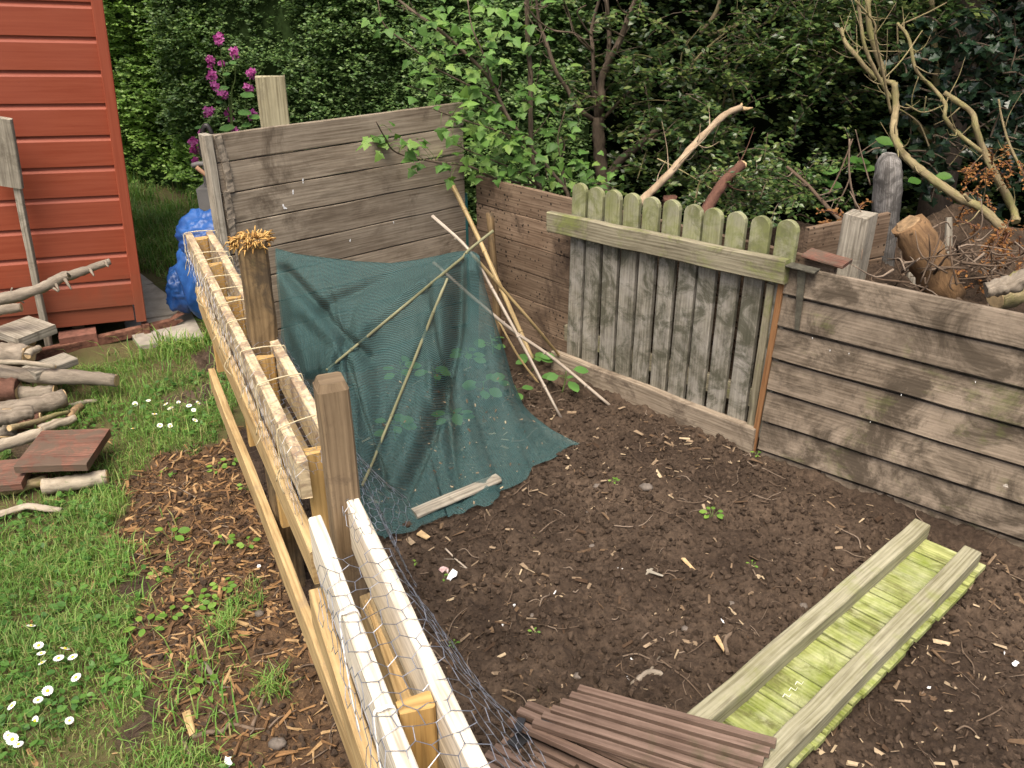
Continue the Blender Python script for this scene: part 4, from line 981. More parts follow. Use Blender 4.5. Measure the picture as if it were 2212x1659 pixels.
# ------------------------------------------------------------------ BLUE TARP and CART behind the wall
def blob(cs, rs, seed, n=64, m=40):
    V = []; F = []
    c = np.array(cs); 
    for i in range(m + 1):
        ph = math.pi * i / m
        for j in range(n):
            th = 2 * math.pi * j / n; d = np.array([math.sin(ph) * math.cos(th), math.sin(ph) * math.sin(th), math.cos(ph)])
            q = 1 + .16 * (1 - abs(vn(th * 1.9 + d[2] * 2.1, d[2] * 2.5 + seed, 3)) * 2) + .10 * (1 - 2 * abs(vn(d[0] * 4 + seed, d[2] * 4 + d[1] * 3, 8))) + .03 * vn(d[0] * 12, d[2] * 12 + d[1] * 9, 4)
            V.append(c + d * np.array(rs) * q)
    for i in range(m):
        for j in range(n): F.append((i*n+j, i*n+(j+1) % n, (i+1)*n+(j+1) % n, (i+1)*n+j))
    return np.array(V), np.array(F)
def facets(c, rs, seed, n=72, m=48, np_=64):
    rg = np.random.default_rng(seed); P = rg.normal(size=(np_, 3)); P /= np.linalg.norm(P, axis=1, keepdims=True); hgt = rg.uniform(.66, 1.0, np_)
    ph = np.pi * np.arange(m + 1) / m; th = 2 * np.pi * np.arange(n) / n; PH, TH = np.meshgrid(ph, th, indexing='ij')
    d = np.stack([np.sin(PH) * np.cos(TH), np.sin(PH) * np.sin(TH), np.cos(PH)], -1).reshape(-1, 3)
    q = hgt[None] / np.maximum(d @ P.T, .12); r_ = np.min(q, 1); r_ = np.minimum(r_, 1.35); r_ *= 1 - .16 * np.abs(vn(d[:, 0] * 3.5 + seed, d[:, 2] * 4 + d[:, 1] * 4, 3)) ** .8 + .02 * vn(d[:, 0] * 17, d[:, 2] * 17 + d[:, 1] * 9, 5)
    V = np.array(c) + d * r_[:, None] * np.array(rs)
    F = [(i*n+j, i*n+(j+1) % n, (i+1)*n+(j+1) % n, (i+1)*n+j) for i in range(m) for j in range(n)]
    return V, np.array(F)
c1 = atY(452, 512, 3.75); c2 = atY(392, 600, 4.0)
V1, F1 = facets(c1, (.185, .18, .145), 5); V2, F2 = facets((c2[0], c2[1], .19), (.12, .12, .15), 8); V3, F3 = facets((c1[0] - .055, c1[1] + .05, c1[2] - .19), (.16, .14, .27), 11)
V = np.vstack([V1, V2, V3]); F = np.vstack([F1, F2 + len(V1), F3 + len(V1) + len(V2)]); V[:, 2] = np.maximum(V[:, 2], .0)
tag(np_mesh('tarpaulin', V, F, m_tarp, None, (*c1[:2], 0), smooth=True), 'crumpled bright blue tarpaulin bundle at the end of the far pallet', 'tarpaulin')
ct = thing('garden_cart', 'grey garden cart with a dark curved handle behind the plank wall', 'cart', (*atY(450, 450, 4.1)[:2], 0))
mb = MB(); mb.tube([atY(x, y, 4.1) for x, y in ((474, 420), (470, 390), (464, 345), (460, 300), (452, 278), (444, 271), (438, 282), (434, 310), (437, 340))], .012, 8); mb.build('handle', m_dark, ct)
mb = MB(); mb.tube([atY(x, y, 4.12) for x, y in ((446, 310), (440, 350), (443, 390), (450, 420))], .008, 8); mb.tube([atY(x, y, 4.08) for x, y in ((415, 358), (432, 354), (462, 356))], .012, 8); mb.build('frame', m_greym, ct)
mb = MB(); mb.tube([atY(424, 361, 4.06), atY(440, 374, 4.06), atY(458, 386, 4.06)], .011, 8); mb.build('grip', m_grip, ct)
mb = MB(); p = [atY(x, y, 4.12) for x, y in ((420, 470), (432, 402), (500, 400), (500, 470))]
mb.prism([(p[0][0], 4.05), (p[3][0], 4.05), (p[3][0], 4.3), (p[0][0], 4.3)], .05, .30); mb.prism([(p[1][0], 4.06), (p[2][0], 4.06), (p[2][0], 4.28), (p[1][0], 4.28)], .30, p[1][2]); mb.build('tray', m_greym, ct)

# ------------------------------------------------------------------ PURPLE HONESTY
hp = thing('flowering_plant', 'tall plant with magenta purple flower clusters before the hedge', 'flower', (*atY(490, 330, 5.0)[:2], 0))
YF = 5.0
cl = [(1730, 310, 17), (1845, 420, 17), (1665, 485, 15), (1745, 500, 8), (1665, 590, 14), (1980, 570, 16), (1700, 675, 15), (1960, 695, 15), (1755, 740, 15), (1645, 885, 17), (1800, 885, 12), (2000, 910, 18), (1815, 940, 7), (1530, 1110, 16), (1590, 1055, 8), (1535, 1180, 16), (1545, 1265, 12), (1850, 1030, 10)]
PT = [(0, 0, 0), (.5, .38, .08), (1, .16, .02), (1, -.16, .02), (.5, -.38, .08)]; PF = [(0, 1, 2), (0, 2, 3), (0, 3, 4)]
mbS = MB()
base_pts = [atY(500, 420, YF), atY(470, 430, YF), atY(520, 420, YF)]
for b_ in base_pts: b_[2] = 0
spines = [[base_pts[0], atY(498, 250, YF), atY(484, 170, YF), atY(474, 88, YF)], [base_pts[2], atY(524, 300, YF), atY(536, 200, YF), atY(543, 158, YF)], [base_pts[1], atY(440, 350, YF), atY(424, 320, YF), atY(419, 300, YF)], [base_pts[0], atY(500, 240, YF), atY(508, 170, YF), atY(506, 118, YF)]]
for sp in spines: mbS.tube(sp, [.008, .005, .0035, .002], 6, sub=6)
for (zx, zy, sz) in cl:
    c = atY(zx * .2741, zy * .2741, YF + random.uniform(-.06, .06)); n_ = int(sz * .9) + 3; rr = sz * .2741 * 2.6 / FPX * YF * 1.15 * .75
    fp = c + rdir(n_) * rr * RNG.uniform(.2, 1, (n_, 1)); pos = np.repeat(fp, 4, 0); nn = rdir(n_) * .5 + np.array([0, -.8, .45]); nn = np.repeat(nn, 4, 0)
    a_ = np.tile(np.arange(4) * 1.571, n_) + np.repeat(RNG.uniform(0, 6, n_), 4); t1 = np.cross(nn, rdir(1)); t1 /= np.linalg.norm(t1, axis=1, keepdims=True); t2 = np.cross(nn, t1); t2 /= np.linalg.norm(t2, axis=1, keepdims=True)
    d = t1 * np.cos(a_)[:, None] + t2 * np.sin(a_)[:, None]; V, F = scatter(PT, PF, frames(d, nn, RNG.uniform(.014, .02, len(pos))), pos)
    np_mesh('flower_head', V, F, m_purp, hp)
    sp = spines[2] if zx < 1600 else (spines[1] if zx > 1900 else spines[0]); low = min(sp, key=lambda q: abs(q[2] - (c[2] - .15)) + (0 if q[2] < c[2] else 9)); mbS.tube([low, (low + c) / 2 - Zv * .02, c], [.003, .0025, .0015], 5, sub=3)
mbS.build('stem', m_stem, hp)
for (zx, zy, sz) in ((1800, 490, 60), (1820, 580, 60), (1810, 690, 90), (1890, 740, 110), (1870, 880, 110), (1960, 915, 90), (1860, 1000, 120), (1700, 800, 60), (1990, 980, 80), (1600, 1000, 60)):
    p = atY(zx * .2741, zy * .2741, YF - .03); V, F = scatter(BL, BF, frames(np.array([[random.choice([-1, 1]), -.3, -.1]]), np.array([[0, -.5, 1.]]), np.array([sz * .2741 / FPX * YF * 1.1])), p[None]); np_mesh('leaf', V, F, m_bean, hp, smooth=True)

# ------------------------------------------------------------------ HEDGES
HL = np.array([(-5.5, 8.2), (-2.9, 6.75), (-1.2, 6.1), (.2, 5.45), (1.4, 4.95), (2.6, 4.5), (4.2, 3.9), (6, 3.2)])
def along(P, s):
    d = np.r_[0, np.cumsum(np.linalg.norm(np.diff(P, axis=0), axis=1))]; q = np.stack([np.interp(s, d, P[:, i]) for i in range(2)], 1)
    k_ = np.clip(np.searchsorted(d, s) - 1, 0, len(P) - 2); t = (P[1:] - P[:-1])[k_]; t = t / np.linalg.norm(t, axis=1, keepdims=True); n = np.stack([t[:, 1], -t[:, 0]], 1)
    return q, t, n, d[-1]
LF4 = [(0, 0, 0), (.5, .28, .03), (1, 0, 0), (.5, -.28, .03)]
def hedge(name, label, P, top, N, lsize, mat, thick=.5, lump=.22, nl=11, hollow=None, zlo=.0, topover=.0, sprig=.10, seed=0, cat='hedge', hull=.16, hm=None):
    P = np.array(P, float); L = along(P, np.array([0.]))[3]
    t = thing(name, label, cat, (*P[len(P) // 2], 0))
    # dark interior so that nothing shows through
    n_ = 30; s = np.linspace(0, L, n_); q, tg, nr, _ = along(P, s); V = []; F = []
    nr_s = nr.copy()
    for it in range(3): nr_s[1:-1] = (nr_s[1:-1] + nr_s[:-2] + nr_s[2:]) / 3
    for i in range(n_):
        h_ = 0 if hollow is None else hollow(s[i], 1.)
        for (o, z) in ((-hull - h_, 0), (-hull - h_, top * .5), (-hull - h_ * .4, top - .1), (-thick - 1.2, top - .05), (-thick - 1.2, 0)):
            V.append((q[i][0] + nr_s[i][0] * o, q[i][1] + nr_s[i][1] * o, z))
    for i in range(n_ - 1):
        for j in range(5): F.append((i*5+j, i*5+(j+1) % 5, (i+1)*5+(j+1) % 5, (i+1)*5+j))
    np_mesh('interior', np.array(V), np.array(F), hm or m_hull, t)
    s = RNG.uniform(0, L, N); z = zlo + (top - zlo) * RNG.random(N) ** .95; q, tg, nr, _ = along(P, s)
    off = lump * fbm(s * 1.3, z * 1.5, seed + 3, 3) * .8 + .10 * vn(s * 6, z * 6, seed + 9) - .16 * RNG.random(N) ** 2
    if hollow is not None: off -= np.array([hollow(a, b) for a, b in zip(s, z)])
    keep = vn(s * 5.5, z * 5.5, seed + 14) + .6 * vn(s * 13, z * 13, seed + 4) > -.85
    s, z, q, tg, nr, off = [w[keep] for w in (s, z, q, tg, nr, off)]
    base = np.stack([q[:, 0] + nr[:, 0] * off, q[:, 1] + nr[:, 1] * off, z], 1); n = len(base)
    sd3 = np.stack([nr[:, 0], nr[:, 1], np.full(n, .45)], 1) + rdir(n) * .75; sd3 /= np.linalg.norm(sd3, axis=1, keepdims=True)
    sl = sprig * RNG.uniform(.6, 1.3, n); f = np.tile(np.linspace(.1, 1, nl), n); B = np.repeat(base, nl, 0); DD = np.repeat(sd3, nl, 0); LL = np.repeat(sl, nl)
    pos = B + DD * (f * LL)[:, None] + RNG.normal(size=(n * nl, 3)) * .006
    side = np.cross(DD, np.tile(Zv, (n * nl, 1))) ; side /= np.linalg.norm(side, axis=1, keepdims=True) + 1e-6
    d = DD * .5 + side * np.tile(np.where(np.arange(nl) % 2, 1., -1.), n)[:, None] * .9 + rdir(n * nl) * .35
    nn = np.array([0, 0, 1.]) + rdir(n * nl) * .7 + np.repeat(np.stack([nr[:, 0], nr[:, 1], nr[:, 0] * 0], 1), nl, 0) * .5
    V, F = scatter(LF4, [(0, 1, 2, 3)], frames(d, nn, lsize * RNG.uniform(.7, 1.35, n * nl)), pos)
    np_mesh('foliage', V, F, mat, t)
    return t
def seg(s0, s1, n=8):
    q = along(HL, np.linspace(s0, s1, n))[0]; return q
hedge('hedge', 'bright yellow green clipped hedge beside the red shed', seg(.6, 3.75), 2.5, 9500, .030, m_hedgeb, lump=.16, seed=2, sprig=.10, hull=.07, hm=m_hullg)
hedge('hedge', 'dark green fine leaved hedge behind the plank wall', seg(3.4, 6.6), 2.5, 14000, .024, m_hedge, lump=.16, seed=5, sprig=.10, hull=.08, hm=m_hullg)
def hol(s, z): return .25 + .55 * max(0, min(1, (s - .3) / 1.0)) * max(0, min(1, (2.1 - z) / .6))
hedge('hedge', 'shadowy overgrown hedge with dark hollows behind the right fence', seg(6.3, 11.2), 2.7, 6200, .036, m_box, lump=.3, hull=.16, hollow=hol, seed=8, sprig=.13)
# overhang of the same shadowy growth: arching boughs over the hollow
def spray(t, curves, per, lsize, mat, name='foliage', spread=.05, droop=.0, ratio=1.):
    pos = []; dr = []; nn = []
    for C in curves:
        C = resample(C, per)
        for i in range(per):
            tg = unit(C[min(i + 1, per - 1)] - C[max(i - 1, 0)]); sv = unit(np.cross(tg, Zv))
            for sg in (-1, 1):
                pos.append(C[i] + np.array([random.gauss(0, .3), random.gauss(0, .3), random.gauss(0, .3)]) * spread); dr.append(tg * .5 + sv * sg + np.array([random.gauss(0, .3), random.gauss(0, .3), random.gauss(0, .3)])); nn.append(np.array([random.gauss(0, .4), -.35 + random.gauss(0, .4), 1]))
    V, F = scatter(LF4, [(0, 1, 2, 3)], frames(np.array(dr), np.array(nn), lsize * RNG.uniform(.7, 1.3, len(pos))), np.array(pos)); np_mesh(name, V, F, mat, t)

def bough_shrub(name, label, sprays, per, lsize, mat, loc, cat='shrub', spread=.035, r=.0017):
    t = thing(name, label, cat, loc); mb = MB()
    for C in sprays: mb.tube(C, [r * 1.3, r, r * .5], 5, sub=2)
    mb.build('twigs', m_bark, t); spray(t, sprays, per, lsize, mat, spread=spread); return t
def arch(x, y, Y, n, lo, hi, rx, ry):
    """n short sprigs round a pixel centre"""
    out = []
    for i in range(n):
        px, py = x + random.gauss(0, rx), y + random.gauss(0, ry); p = atY(px, py, Y + random.uniform(-.18, .18)); d = unit(np.array([random.gauss(0, 1), random.gauss(-.2, .7), random.gauss(.25, .5)])) * random.uniform(lo, hi)
        out.append([p, p + d * .5 + Zv * .015, p + d - Zv * .01])
    return out
bough_shrub('privet_shrub', 'small leaved glossy shrub behind the pale broken branch', arch(1540, 330, 4.15, 130, .08, .2, 85, 90) + arch(1460, 190, 4.5, 130, .08, .2, 120, 80), 12, .034, m_box, (*atY(1500, 330, 4.2)[:2], 0))
bough_shrub('privet_shrub', 'feathery arching shrub boughs over the dark hollow at the top', arch(1730, 70, 4.2, 130, .1, .24, 90, 45) + arch(1760, 150, 4.1, 40, .08, .2, 70, 40) + arch(1930, 20, 4.1, 60, .1, .2, 120, 25), 12, .032, m_box, (*atY(1730, 300, 4.4)[:2], 0))
bough_shrub('privet_shrub', 'low leafy sprigs growing up between picket tips and brown log', arch(1600, 395, 3.55, 40, .06, .15, 50, 30) + arch(1690, 425, 3.5, 30, .06, .14, 55, 25) + arch(1760, 375, 3.7, 16, .06, .14, 40, 30), 11, .026, m_box, (*atY(1640, 420, 3.55)[:2], .4))
HO = [(0, 0, 0), (.2, .2, .05), (.3, .42, .12), (.45, .24, .04), (.6, .42, .12), (.74, .2, .04), (1, 0, -.06), (.74, -.2, .04), (.6, -.42, .12), (.45, -.24, .04), (.3, -.42, .12), (.2, -.2, .05), (.5, 0, -.03)]
HF = [(12, i, (i + 1) % 12) for i in range(12)]
hb = thing('holly_bush', 'glossy dark spiny holly bush at the upper right', 'bush', (*atY(2100, 300, 4.1)[:2], 0))
sp = arch(2080, 190, 4.1, 70, .1, .2, 75, 70) + arch(2170, 90, 4.2, 60, .1, .2, 70, 70) + arch(2150, 330, 4.0, 50, .1, .2, 60, 60) + arch(1990, 370, 4.05, 20, .1, .2, 40, 40)
mb = MB(); [mb.tube(C, [.005, .004, .002], 5, sub=2) for C in sp]; mb.build('twigs', m_bark, hb)
pos = []; dr = []
for C in sp:
    C = resample(C, 7)
    for i in range(7): pos.append(C[i]); dr.append(np.array([random.gauss(0, 1), random.gauss(-.3, 1), random.gauss(.1, .6)]))
V, F = scatter(HO, HF, frames(np.array(dr), np.array([0, -.4, 1.]) + rdir(len(pos)) * .7, RNG.uniform(.04, .065, len(pos))), np.array(pos)); np_mesh('foliage', V, F, m_holly, hb, smooth=False)

# unseen canopy and trunk added above the frame, to shade the hollow below
cv = thing('shade_canopy', 'unseen evergreen canopy added to shade the hollow behind the right fence', 'tree', (2.6, 5.2, 0))
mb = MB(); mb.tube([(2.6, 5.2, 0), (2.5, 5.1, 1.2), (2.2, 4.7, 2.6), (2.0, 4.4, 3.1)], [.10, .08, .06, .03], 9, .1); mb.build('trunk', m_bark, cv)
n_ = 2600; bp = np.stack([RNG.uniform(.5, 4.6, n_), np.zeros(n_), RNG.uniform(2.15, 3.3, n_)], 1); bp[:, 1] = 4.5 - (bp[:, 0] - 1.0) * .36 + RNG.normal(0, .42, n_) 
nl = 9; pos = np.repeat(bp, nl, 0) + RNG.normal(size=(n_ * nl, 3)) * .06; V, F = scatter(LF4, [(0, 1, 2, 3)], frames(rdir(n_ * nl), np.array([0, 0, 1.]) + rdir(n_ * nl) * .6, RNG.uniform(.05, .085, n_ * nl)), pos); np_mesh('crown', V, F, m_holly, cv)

# ------------------------------------------------------------------ CURRANT SHRUB, BARE TREES (traced limbs, each at its own distance)
def limbs(spec):
    """spec: list of (pixel list, r0, r1, Y0, Y1)"""
    mb = MB(); C = []
    for px, r0, r1, Y0, Y1 in spec:
        n = len(px); pts = [atY(x, y, Y0 + (Y1 - Y0) * i / (n - 1) + .03 * vn(i * 1.7 + x * .01, y * .01)) for i, (x, y) in enumerate(px)]
        mb.tube(pts, [r0 * .88, r1 * .88], 9, .17, sub=6); C.append(pts)
        if r1 > .0038 and n > 3:
            Q = resample(pts, 30)
            for q in range(3 + n):
                i = random.randrange(3, 29); L_ = random.uniform(.04, .20); d = unit(unit(Q[i] - Q[i - 1]) * .5 + rdir(1)[0]); e = Q[i] + d * L_ * .5
                mb.tube([Q[i], e + rdir(1)[0] * .012, e + d * L_ * .5 + Zv * .02], [min(.0035, r1 * .5), .0018, .0007], 5, .1, sub=3)
    return mb, C
cur = thing('currant_shrub', 'leafy currant shrub with lobed bright green leaves over the wall corner', 'shrub', (*atY(1200, 415, 4.2)[:2], 0))
cspec = [([(1226, 440), (1223, 411), (1173, 351), (1138, 310), (1094, 247), (1064, 181), (1028, 137), (957, 71), (908, 36), (861, 0), (820, -40)], .012, .006, 4.15, 3.95),
         ([(1094, 247), (1040, 200), (974, 165), (938, 145), (889, 101), (831, 55), (815, -5)], .006, .003, 4.1, 3.95),
         ([(1150, 400), (1067, 384), (1012, 359), (930, 348), (856, 329), (831, 296), (812, 262)], .007, .0025, 4.05, 3.45),
         ([(1168, 430), (1165, 406), (1149, 329), (1146, 247), (1146, 164), (1140, 82), (1138, 0), (1136, -40)], .016, .011, 4.3, 4.3),
         ([(1138, 310), (1080, 285), (1010, 262), (960, 245), (935, 235)], .006, .0025, 4.1, 3.7),
         ([(1149, 329), (1100, 300), (1060, 250), (1000, 215), (930, 200), (880, 185)], .006, .002, 4.2, 4.0),
         ([(1064, 181), (1045, 120), (1020, 60), (1010, 0)], .005, .003, 4.0, 4.0),
         ([(1165, 406), (1120, 370), (1060, 345), (1000, 320), (960, 300)], .005, .002, 4.2, 3.8),
         ([(1223, 411), (1215, 360), (1205, 300), (1220, 240)], .006, .003, 4.15, 4.2)]
mb, CC_ = limbs(cspec); mb.build('stems', m_bark, cur)
ML = []
for k_, (a_, r_) in enumerate([(180, .08), (150, .30), (110, .36), (85, .62), (62, .42), (45, .48), (25, .62), (0, 1.), (-25, .62), (-45, .48), (-62, .42), (-85, .62), (-110, .36), (-150, .30)]): ML.append((.32 + .68 * r_ * math.cos(R(a_)) if abs(a_) < 90 else .32 + .6 * r_ * math.cos(R(a_)), .72 * r_ * math.sin(R(a_)), -.10 * r_))
ML.append((.32, 0, .03)); MF = [(14, i, (i + 1) % 14) for i in range(14)]
pos = []; dr = []; nn = []; pets = MB()
for C, dens in zip(CC_, (44, 26, 30, 26, 26, 26, 16, 24, 12)):
    Rs = resample(C, 60)
    for q in range(dens):
        f = random.uniform(.12, 1.); p = Rs[int(f * 59)]; d = unit(np.array([random.gauss(0, 1), random.gauss(-.35, .8), random.gauss(.1, .5)])); e = p + d * random.uniform(.03, .10)
        pets.tube([p, (p + e) / 2 + Zv * .008, e], [.0016, .0013, .001], 4, sub=2)
        for r_ in range(random.choice([1, 1, 2])): pos.append(e + (rdir(1)[0] * .03 if r_ else 0)); dr.append(d + np.array([0, 0, -.35]) + rdir(1)[0] * .5); nn.append(np.array([0, -.45, 1.]) + rdir(1)[0] * .45)
# dense low skirt of leaves along the foot of the shrub
for x, y, n_ in ((1090, 350, 26), (1240, 370, 22), (1290, 375, 12), (1150, 330, 16), (1060, 300, 26), (990, 260, 18), (1180, 200, 10), (1030, 200, 18), (950, 120, 14), (1100, 100, 14), (900, 60, 10), (1000, 20, 14), (1100, 20, 10)):
    for q in range(n_): pos.append(atY(x + random.gauss(0, 34), y + random.gauss(0, 26), 4.15 + random.uniform(-.25, .2))); dr.append(np.array([random.gauss(0, 1), -.5, random.gauss(-.3, .4)])); nn.append(np.array([0, -.5, 1.]) + rdir(1)[0] * .4)
pets.build('leaf_stalks', m_stem, cur)
V, F = scatter(ML, MF, frames(np.array(dr), np.array(nn), RNG.uniform(.038, .078, len(pos))), np.array(pos)); np_mesh('leaves', V, F, m_curr, cur, smooth=False)

bt = thing('bare_tree', 'bare multi stemmed tree with a scarred brown trunk behind the pickets', 'tree', (*atY(1300, 420, 4.6)[:2], 0))
def z3(l): return [(1091 + .2741 * x, .2741 * y) for x, y in l]
mb, _ = limbs([(z3([(800, 1900), (790, 1500), (755, 1300), (740, 1100), (735, 920)]), .042, .036, 4.6, 4.6)]); mb.build('trunk', m_bark, bt)
bs = [(z3([(735, 930), (760, 780), (755, 660), (800, 520), (900, 330), (950, 200), (985, 100), (1060, -80)]), .026, .012, 4.6, 4.5),
      (z3([(720, 930), (700, 640), (690, 380), (680, 240), (740, 0), (760, -80)]), .013, .007, 4.58, 4.5), (z3([(800, 500), (822, 300), (800, 0), (795, -80)]), .013, .010, 4.6, 4.6),
      (z3([(790, 920), (900, 800), (1010, 690)]), .011, .007, 4.55, 4.45), (z3([(800, 1420), (900, 1270), (1050, 1150), (1200, 1020)]), .026, .02, 4.6, 4.9),
      (z3([(690, 940), (570, 850), (490, 700), (400, 560), (320, 320), (270, 180), (240, -60)]), .016, .007, 4.6, 4.5), (z3([(690, 400), (560, 270), (380, 240), (260, 160), (150, 20)]), .006, .004, 4.5, 4.2),
      (z3([(680, 280), (620, 200), (570, 90), (640, 40)]), .005, .003, 4.5, 4.4), (z3([(700, 420), (560, 280), (500, 100), (450, -30)]), .005, .003, 4.55, 4.4), (z3([(935, 290), (860, 250), (780, 215)]), .006, .004, 4.5, 4.4),
      (z3([(985, 110), (920, 80), (880, 0)]), .005, .003, 4.5, 4.4), (z3([(600, 860), (520, 830), (440, 780)]), .004, .002, 4.5, 4.4), (z3([(480, 1500), (440, 1300), (470, 1150), (440, 1080)]), .006, .003, 4.3, 4.3)]
mb, _ = limbs(bs); mb.build('branches', m_bark, bt)
# thin wild stems in the shrub behind
ws = thing('wild_stems', 'tangle of thin tan stems rising in the gloom behind the broken branch', 'shrub', (*atY(1480, 430, 4.7)[:2], 0))
mb, _ = limbs([(z3([(1410, 900), (1400, 640), (1395, 420), (1550, 200)]), .006, .003, 4.7, 4.5), (z3([(1405, 660), (1480, 500), (1600, 370), (1820, 180), (1900, 0)]), .007, .004, 4.6, 4.5), (z3([(1600, 370), (1900, 260), (2120, 150)]), .006, .004, 4.6, 4.4),
    (z3([(1390, 400), (1300, 230), (1130, 140)]), .004, .003, 4.6, 4.5), (z3([(1700, 900), (1770, 640), (1880, 420), (1890, 280)]), .007, .005, 4.6, 4.6), (z3([(1820, 850), (1770, 600), (1740, 400)]), .006, .004, 4.5, 4.5), (z3([(1200, 470), (1050, 430), (900, 470)]), .004, .002, 4.5, 4.5),
    (z3([(960, 1050), (1150, 980)]), .004, .002, 4.4, 4.4), (z3([(1110, 1140), (1200, 1060), (1300, 1040)]), .005, .003, 4.4, 4.4), (z3([(1600, 280), (1900, 170)]), .01, .012, 4.7, 4.7), (z3([(1540, 260), (1660, 100), (1700, -40)]), .012, .01, 4.7, 4.7),
    (z3([(1480, 1700), (1530, 1450), (1620, 1300)]), .006, .003, 3.7, 3.7), (z3([(1700, 1700), (1800, 1500), (1810, 1400)]), .006, .003, 3.6, 3.6), (z3([(1850, 1380), (2000, 1500), (2200, 1620)]), .004, .002, 3.6, 3.6), (z3([(1200, 1250), (1400, 1350), (1650, 1500)]), .004, .002, 3.9, 3.7),
    (z3([(1880, 1310), (2030, 1220)]), .002, .002, 3.7, 3.7), (z3([(1720, 1500), (1780, 1600), (1830, 1690)]), .005, .003, 3.6, 3.6), (z3([(1000, 820), (1150, 790), (1350, 800)]), .003, .002, 4.4, 4.4), (z3([(1150, 1500), (1250, 1380), (1330, 1300)]), .003, .002, 4.2, 4.2), (z3([(1040, 1420), (1100, 1230), (1120, 1180)]), .003, .002, 4.3, 4.3)])
mb.build('stems', m_barky, ws)
# pale broken branch and brown log
bb = thing('broken_branch', 'pale broken branch leaning up behind the pickets with a split white tip', 'branch', (*atY(1400, 440, 3.4)[:2], .5))
mb, _ = limbs([(z3([(1020, 1640), (1170, 1490), (1330, 1330), (1500, 1130), (1620, 1010), (1740, 900), (1860, 845)]), .019, .014, 3.45, 3.75)]); mb.build('limb', bark('pale_branch_bark', (.22, .15, .09), (.46, .36, .25), 18.), bb)
mb, _ = limbs([(z3([(1850, 850), (1900, 858), (1950, 850)]), .013, .004, 3.75, 3.76), (z3([(1850, 850), (1862, 830), (1866, 815)]), .010, .003, 3.75, 3.76)]); mb.build('split_tip', m_cut, bb)
t = thing('log', 'dark red brown log slanting up behind the middle pickets', 'log', (*atY(1530, 460, 3.3)[:2], .5))
mb, _ = limbs([(z3([(1560, 1720), (1640, 1560), (1740, 1420), (1865, 1300)]), .026, .022, 3.25, 3.4)]); mb.build('bark', m_barkr, t)
mb, _ = limbs([(z3([(1862, 1303), (1868, 1297)]), .021, .02, 3.4, 3.402)]); mb.build('cut_end', m_cut, t)
t = thing('log', 'reddish round log end showing between two picket tips', 'log', (*atY(1440, 460, 3.5)[:2], .5)); mb, _ = limbs([(z3([(1300, 1900), (1300, 1640), (1300, 1555)]), .035, .034, 3.55, 3.55)]); mb.build('bark', m_barkr, t)
# right tree with lichen-yellow limbs
def z4(l): return [(1606 + .2741 * x, .2741 * y) for x, y in l]
rt = thing('bare_tree', 'lichen yellow crooked bare branches bending over the right fence', 'tree', (*atY(2180, 520, 3.5)[:2], .5))
rs = [(z4([(2080, 1840), (1870, 1640), (1700, 1560), (1500, 1420), (1300, 1260), (1220, 1150), (1180, 1030), (1200, 850), (1190, 650)]), .026, .019, 3.3, 3.6), (z4([(1160, 780), (1060, 600), (960, 380), (920, 150), (900, -40)]), .012, .008, 3.58, 3.6),
      (z4([(1190, 660), (1030, 600), (880, 430), (800, 330), (770, 220)]), .016, .010, 3.6, 3.75), (z4([(1160, 890), (1110, 620), (1040, 300), (1030, 180), (880, 0)]), .008, .005, 3.56, 3.5), (z4([(1110, 600), (1000, 250), (980, 0), (975, -60)]), .018, .016, 3.75, 3.8),
      (z4([(1110, 620), (1250, 470), (1410, 240)]), .005, .003, 3.6, 3.7), (z4([(1780, 1580), (1740, 1530)]), .012, .009, 3.33, 3.33)]
rs = [(p_, a_ * .78, b_ * .78, c_, d_) for p_, a_, b_, c_, d_ in rs]; mb, _ = limbs(rs); mb.build('branches', m_barky, rt)
rt2 = thing('bare_tree', 'second crooked bare tree with an upright dark trunk at the far right', 'tree', (*atY(2190, 500, 3.8)[:2], .4))
mb, _ = limbs([(z4([(2150, 1750), (2120, 1640), (2010, 1420), (1900, 1200), (1830, 1000), (1790, 880), (1580, 730)]), .020, .012, 3.6, 3.8), (z4([(1880, 1200), (1690, 1050), (1590, 930), (1590, 820), (1500, 700), (1360, 550), (1300, 300), (1210, 180)]), .011, .007, 3.65, 3.8),
    (z4([(1530, 1500), (1530, 1310), (1530, 1000), (1530, 800), (1500, 300), (1480, 0)]), .026, .012, 4.2, 4.2), (z4([(1480, 1110), (1350, 960), (1240, 880)]), .02, .014, 4.2, 4.25), (z4([(2212, 1380), (2100, 1150), (2040, 950), (2010, 780)]), .007, .004, 3.6, 3.7),
    (z4([(1470, 1180), (1400, 1000), (1340, 930), (1230, 860)]), .005, .003, 3.9, 3.9), (z4([(1280, 820), (1420, 885), (1600, 820)]), .004, .003, 3.8, 3.8), (z4([(1420, 885), (1440, 760)]), .003, .003, 3.8, 3.8), (z4([(1250, 190), (1450, 100), (1600, 20)]), .004, .003, 3.9, 3.9), (z4([(1380, 600), (1330, 760), (1330, 870)]), .003, .002, 3.8, 3.8), (z4([(1210, 200), (1220, 400), (1240, 540)]), .004, .003, 4., 4.), (z4([(1750, 1150), (1620, 1310)]), .003, .002, 3.9, 3.9)])
mb.build('branches', m_barky, rt2)

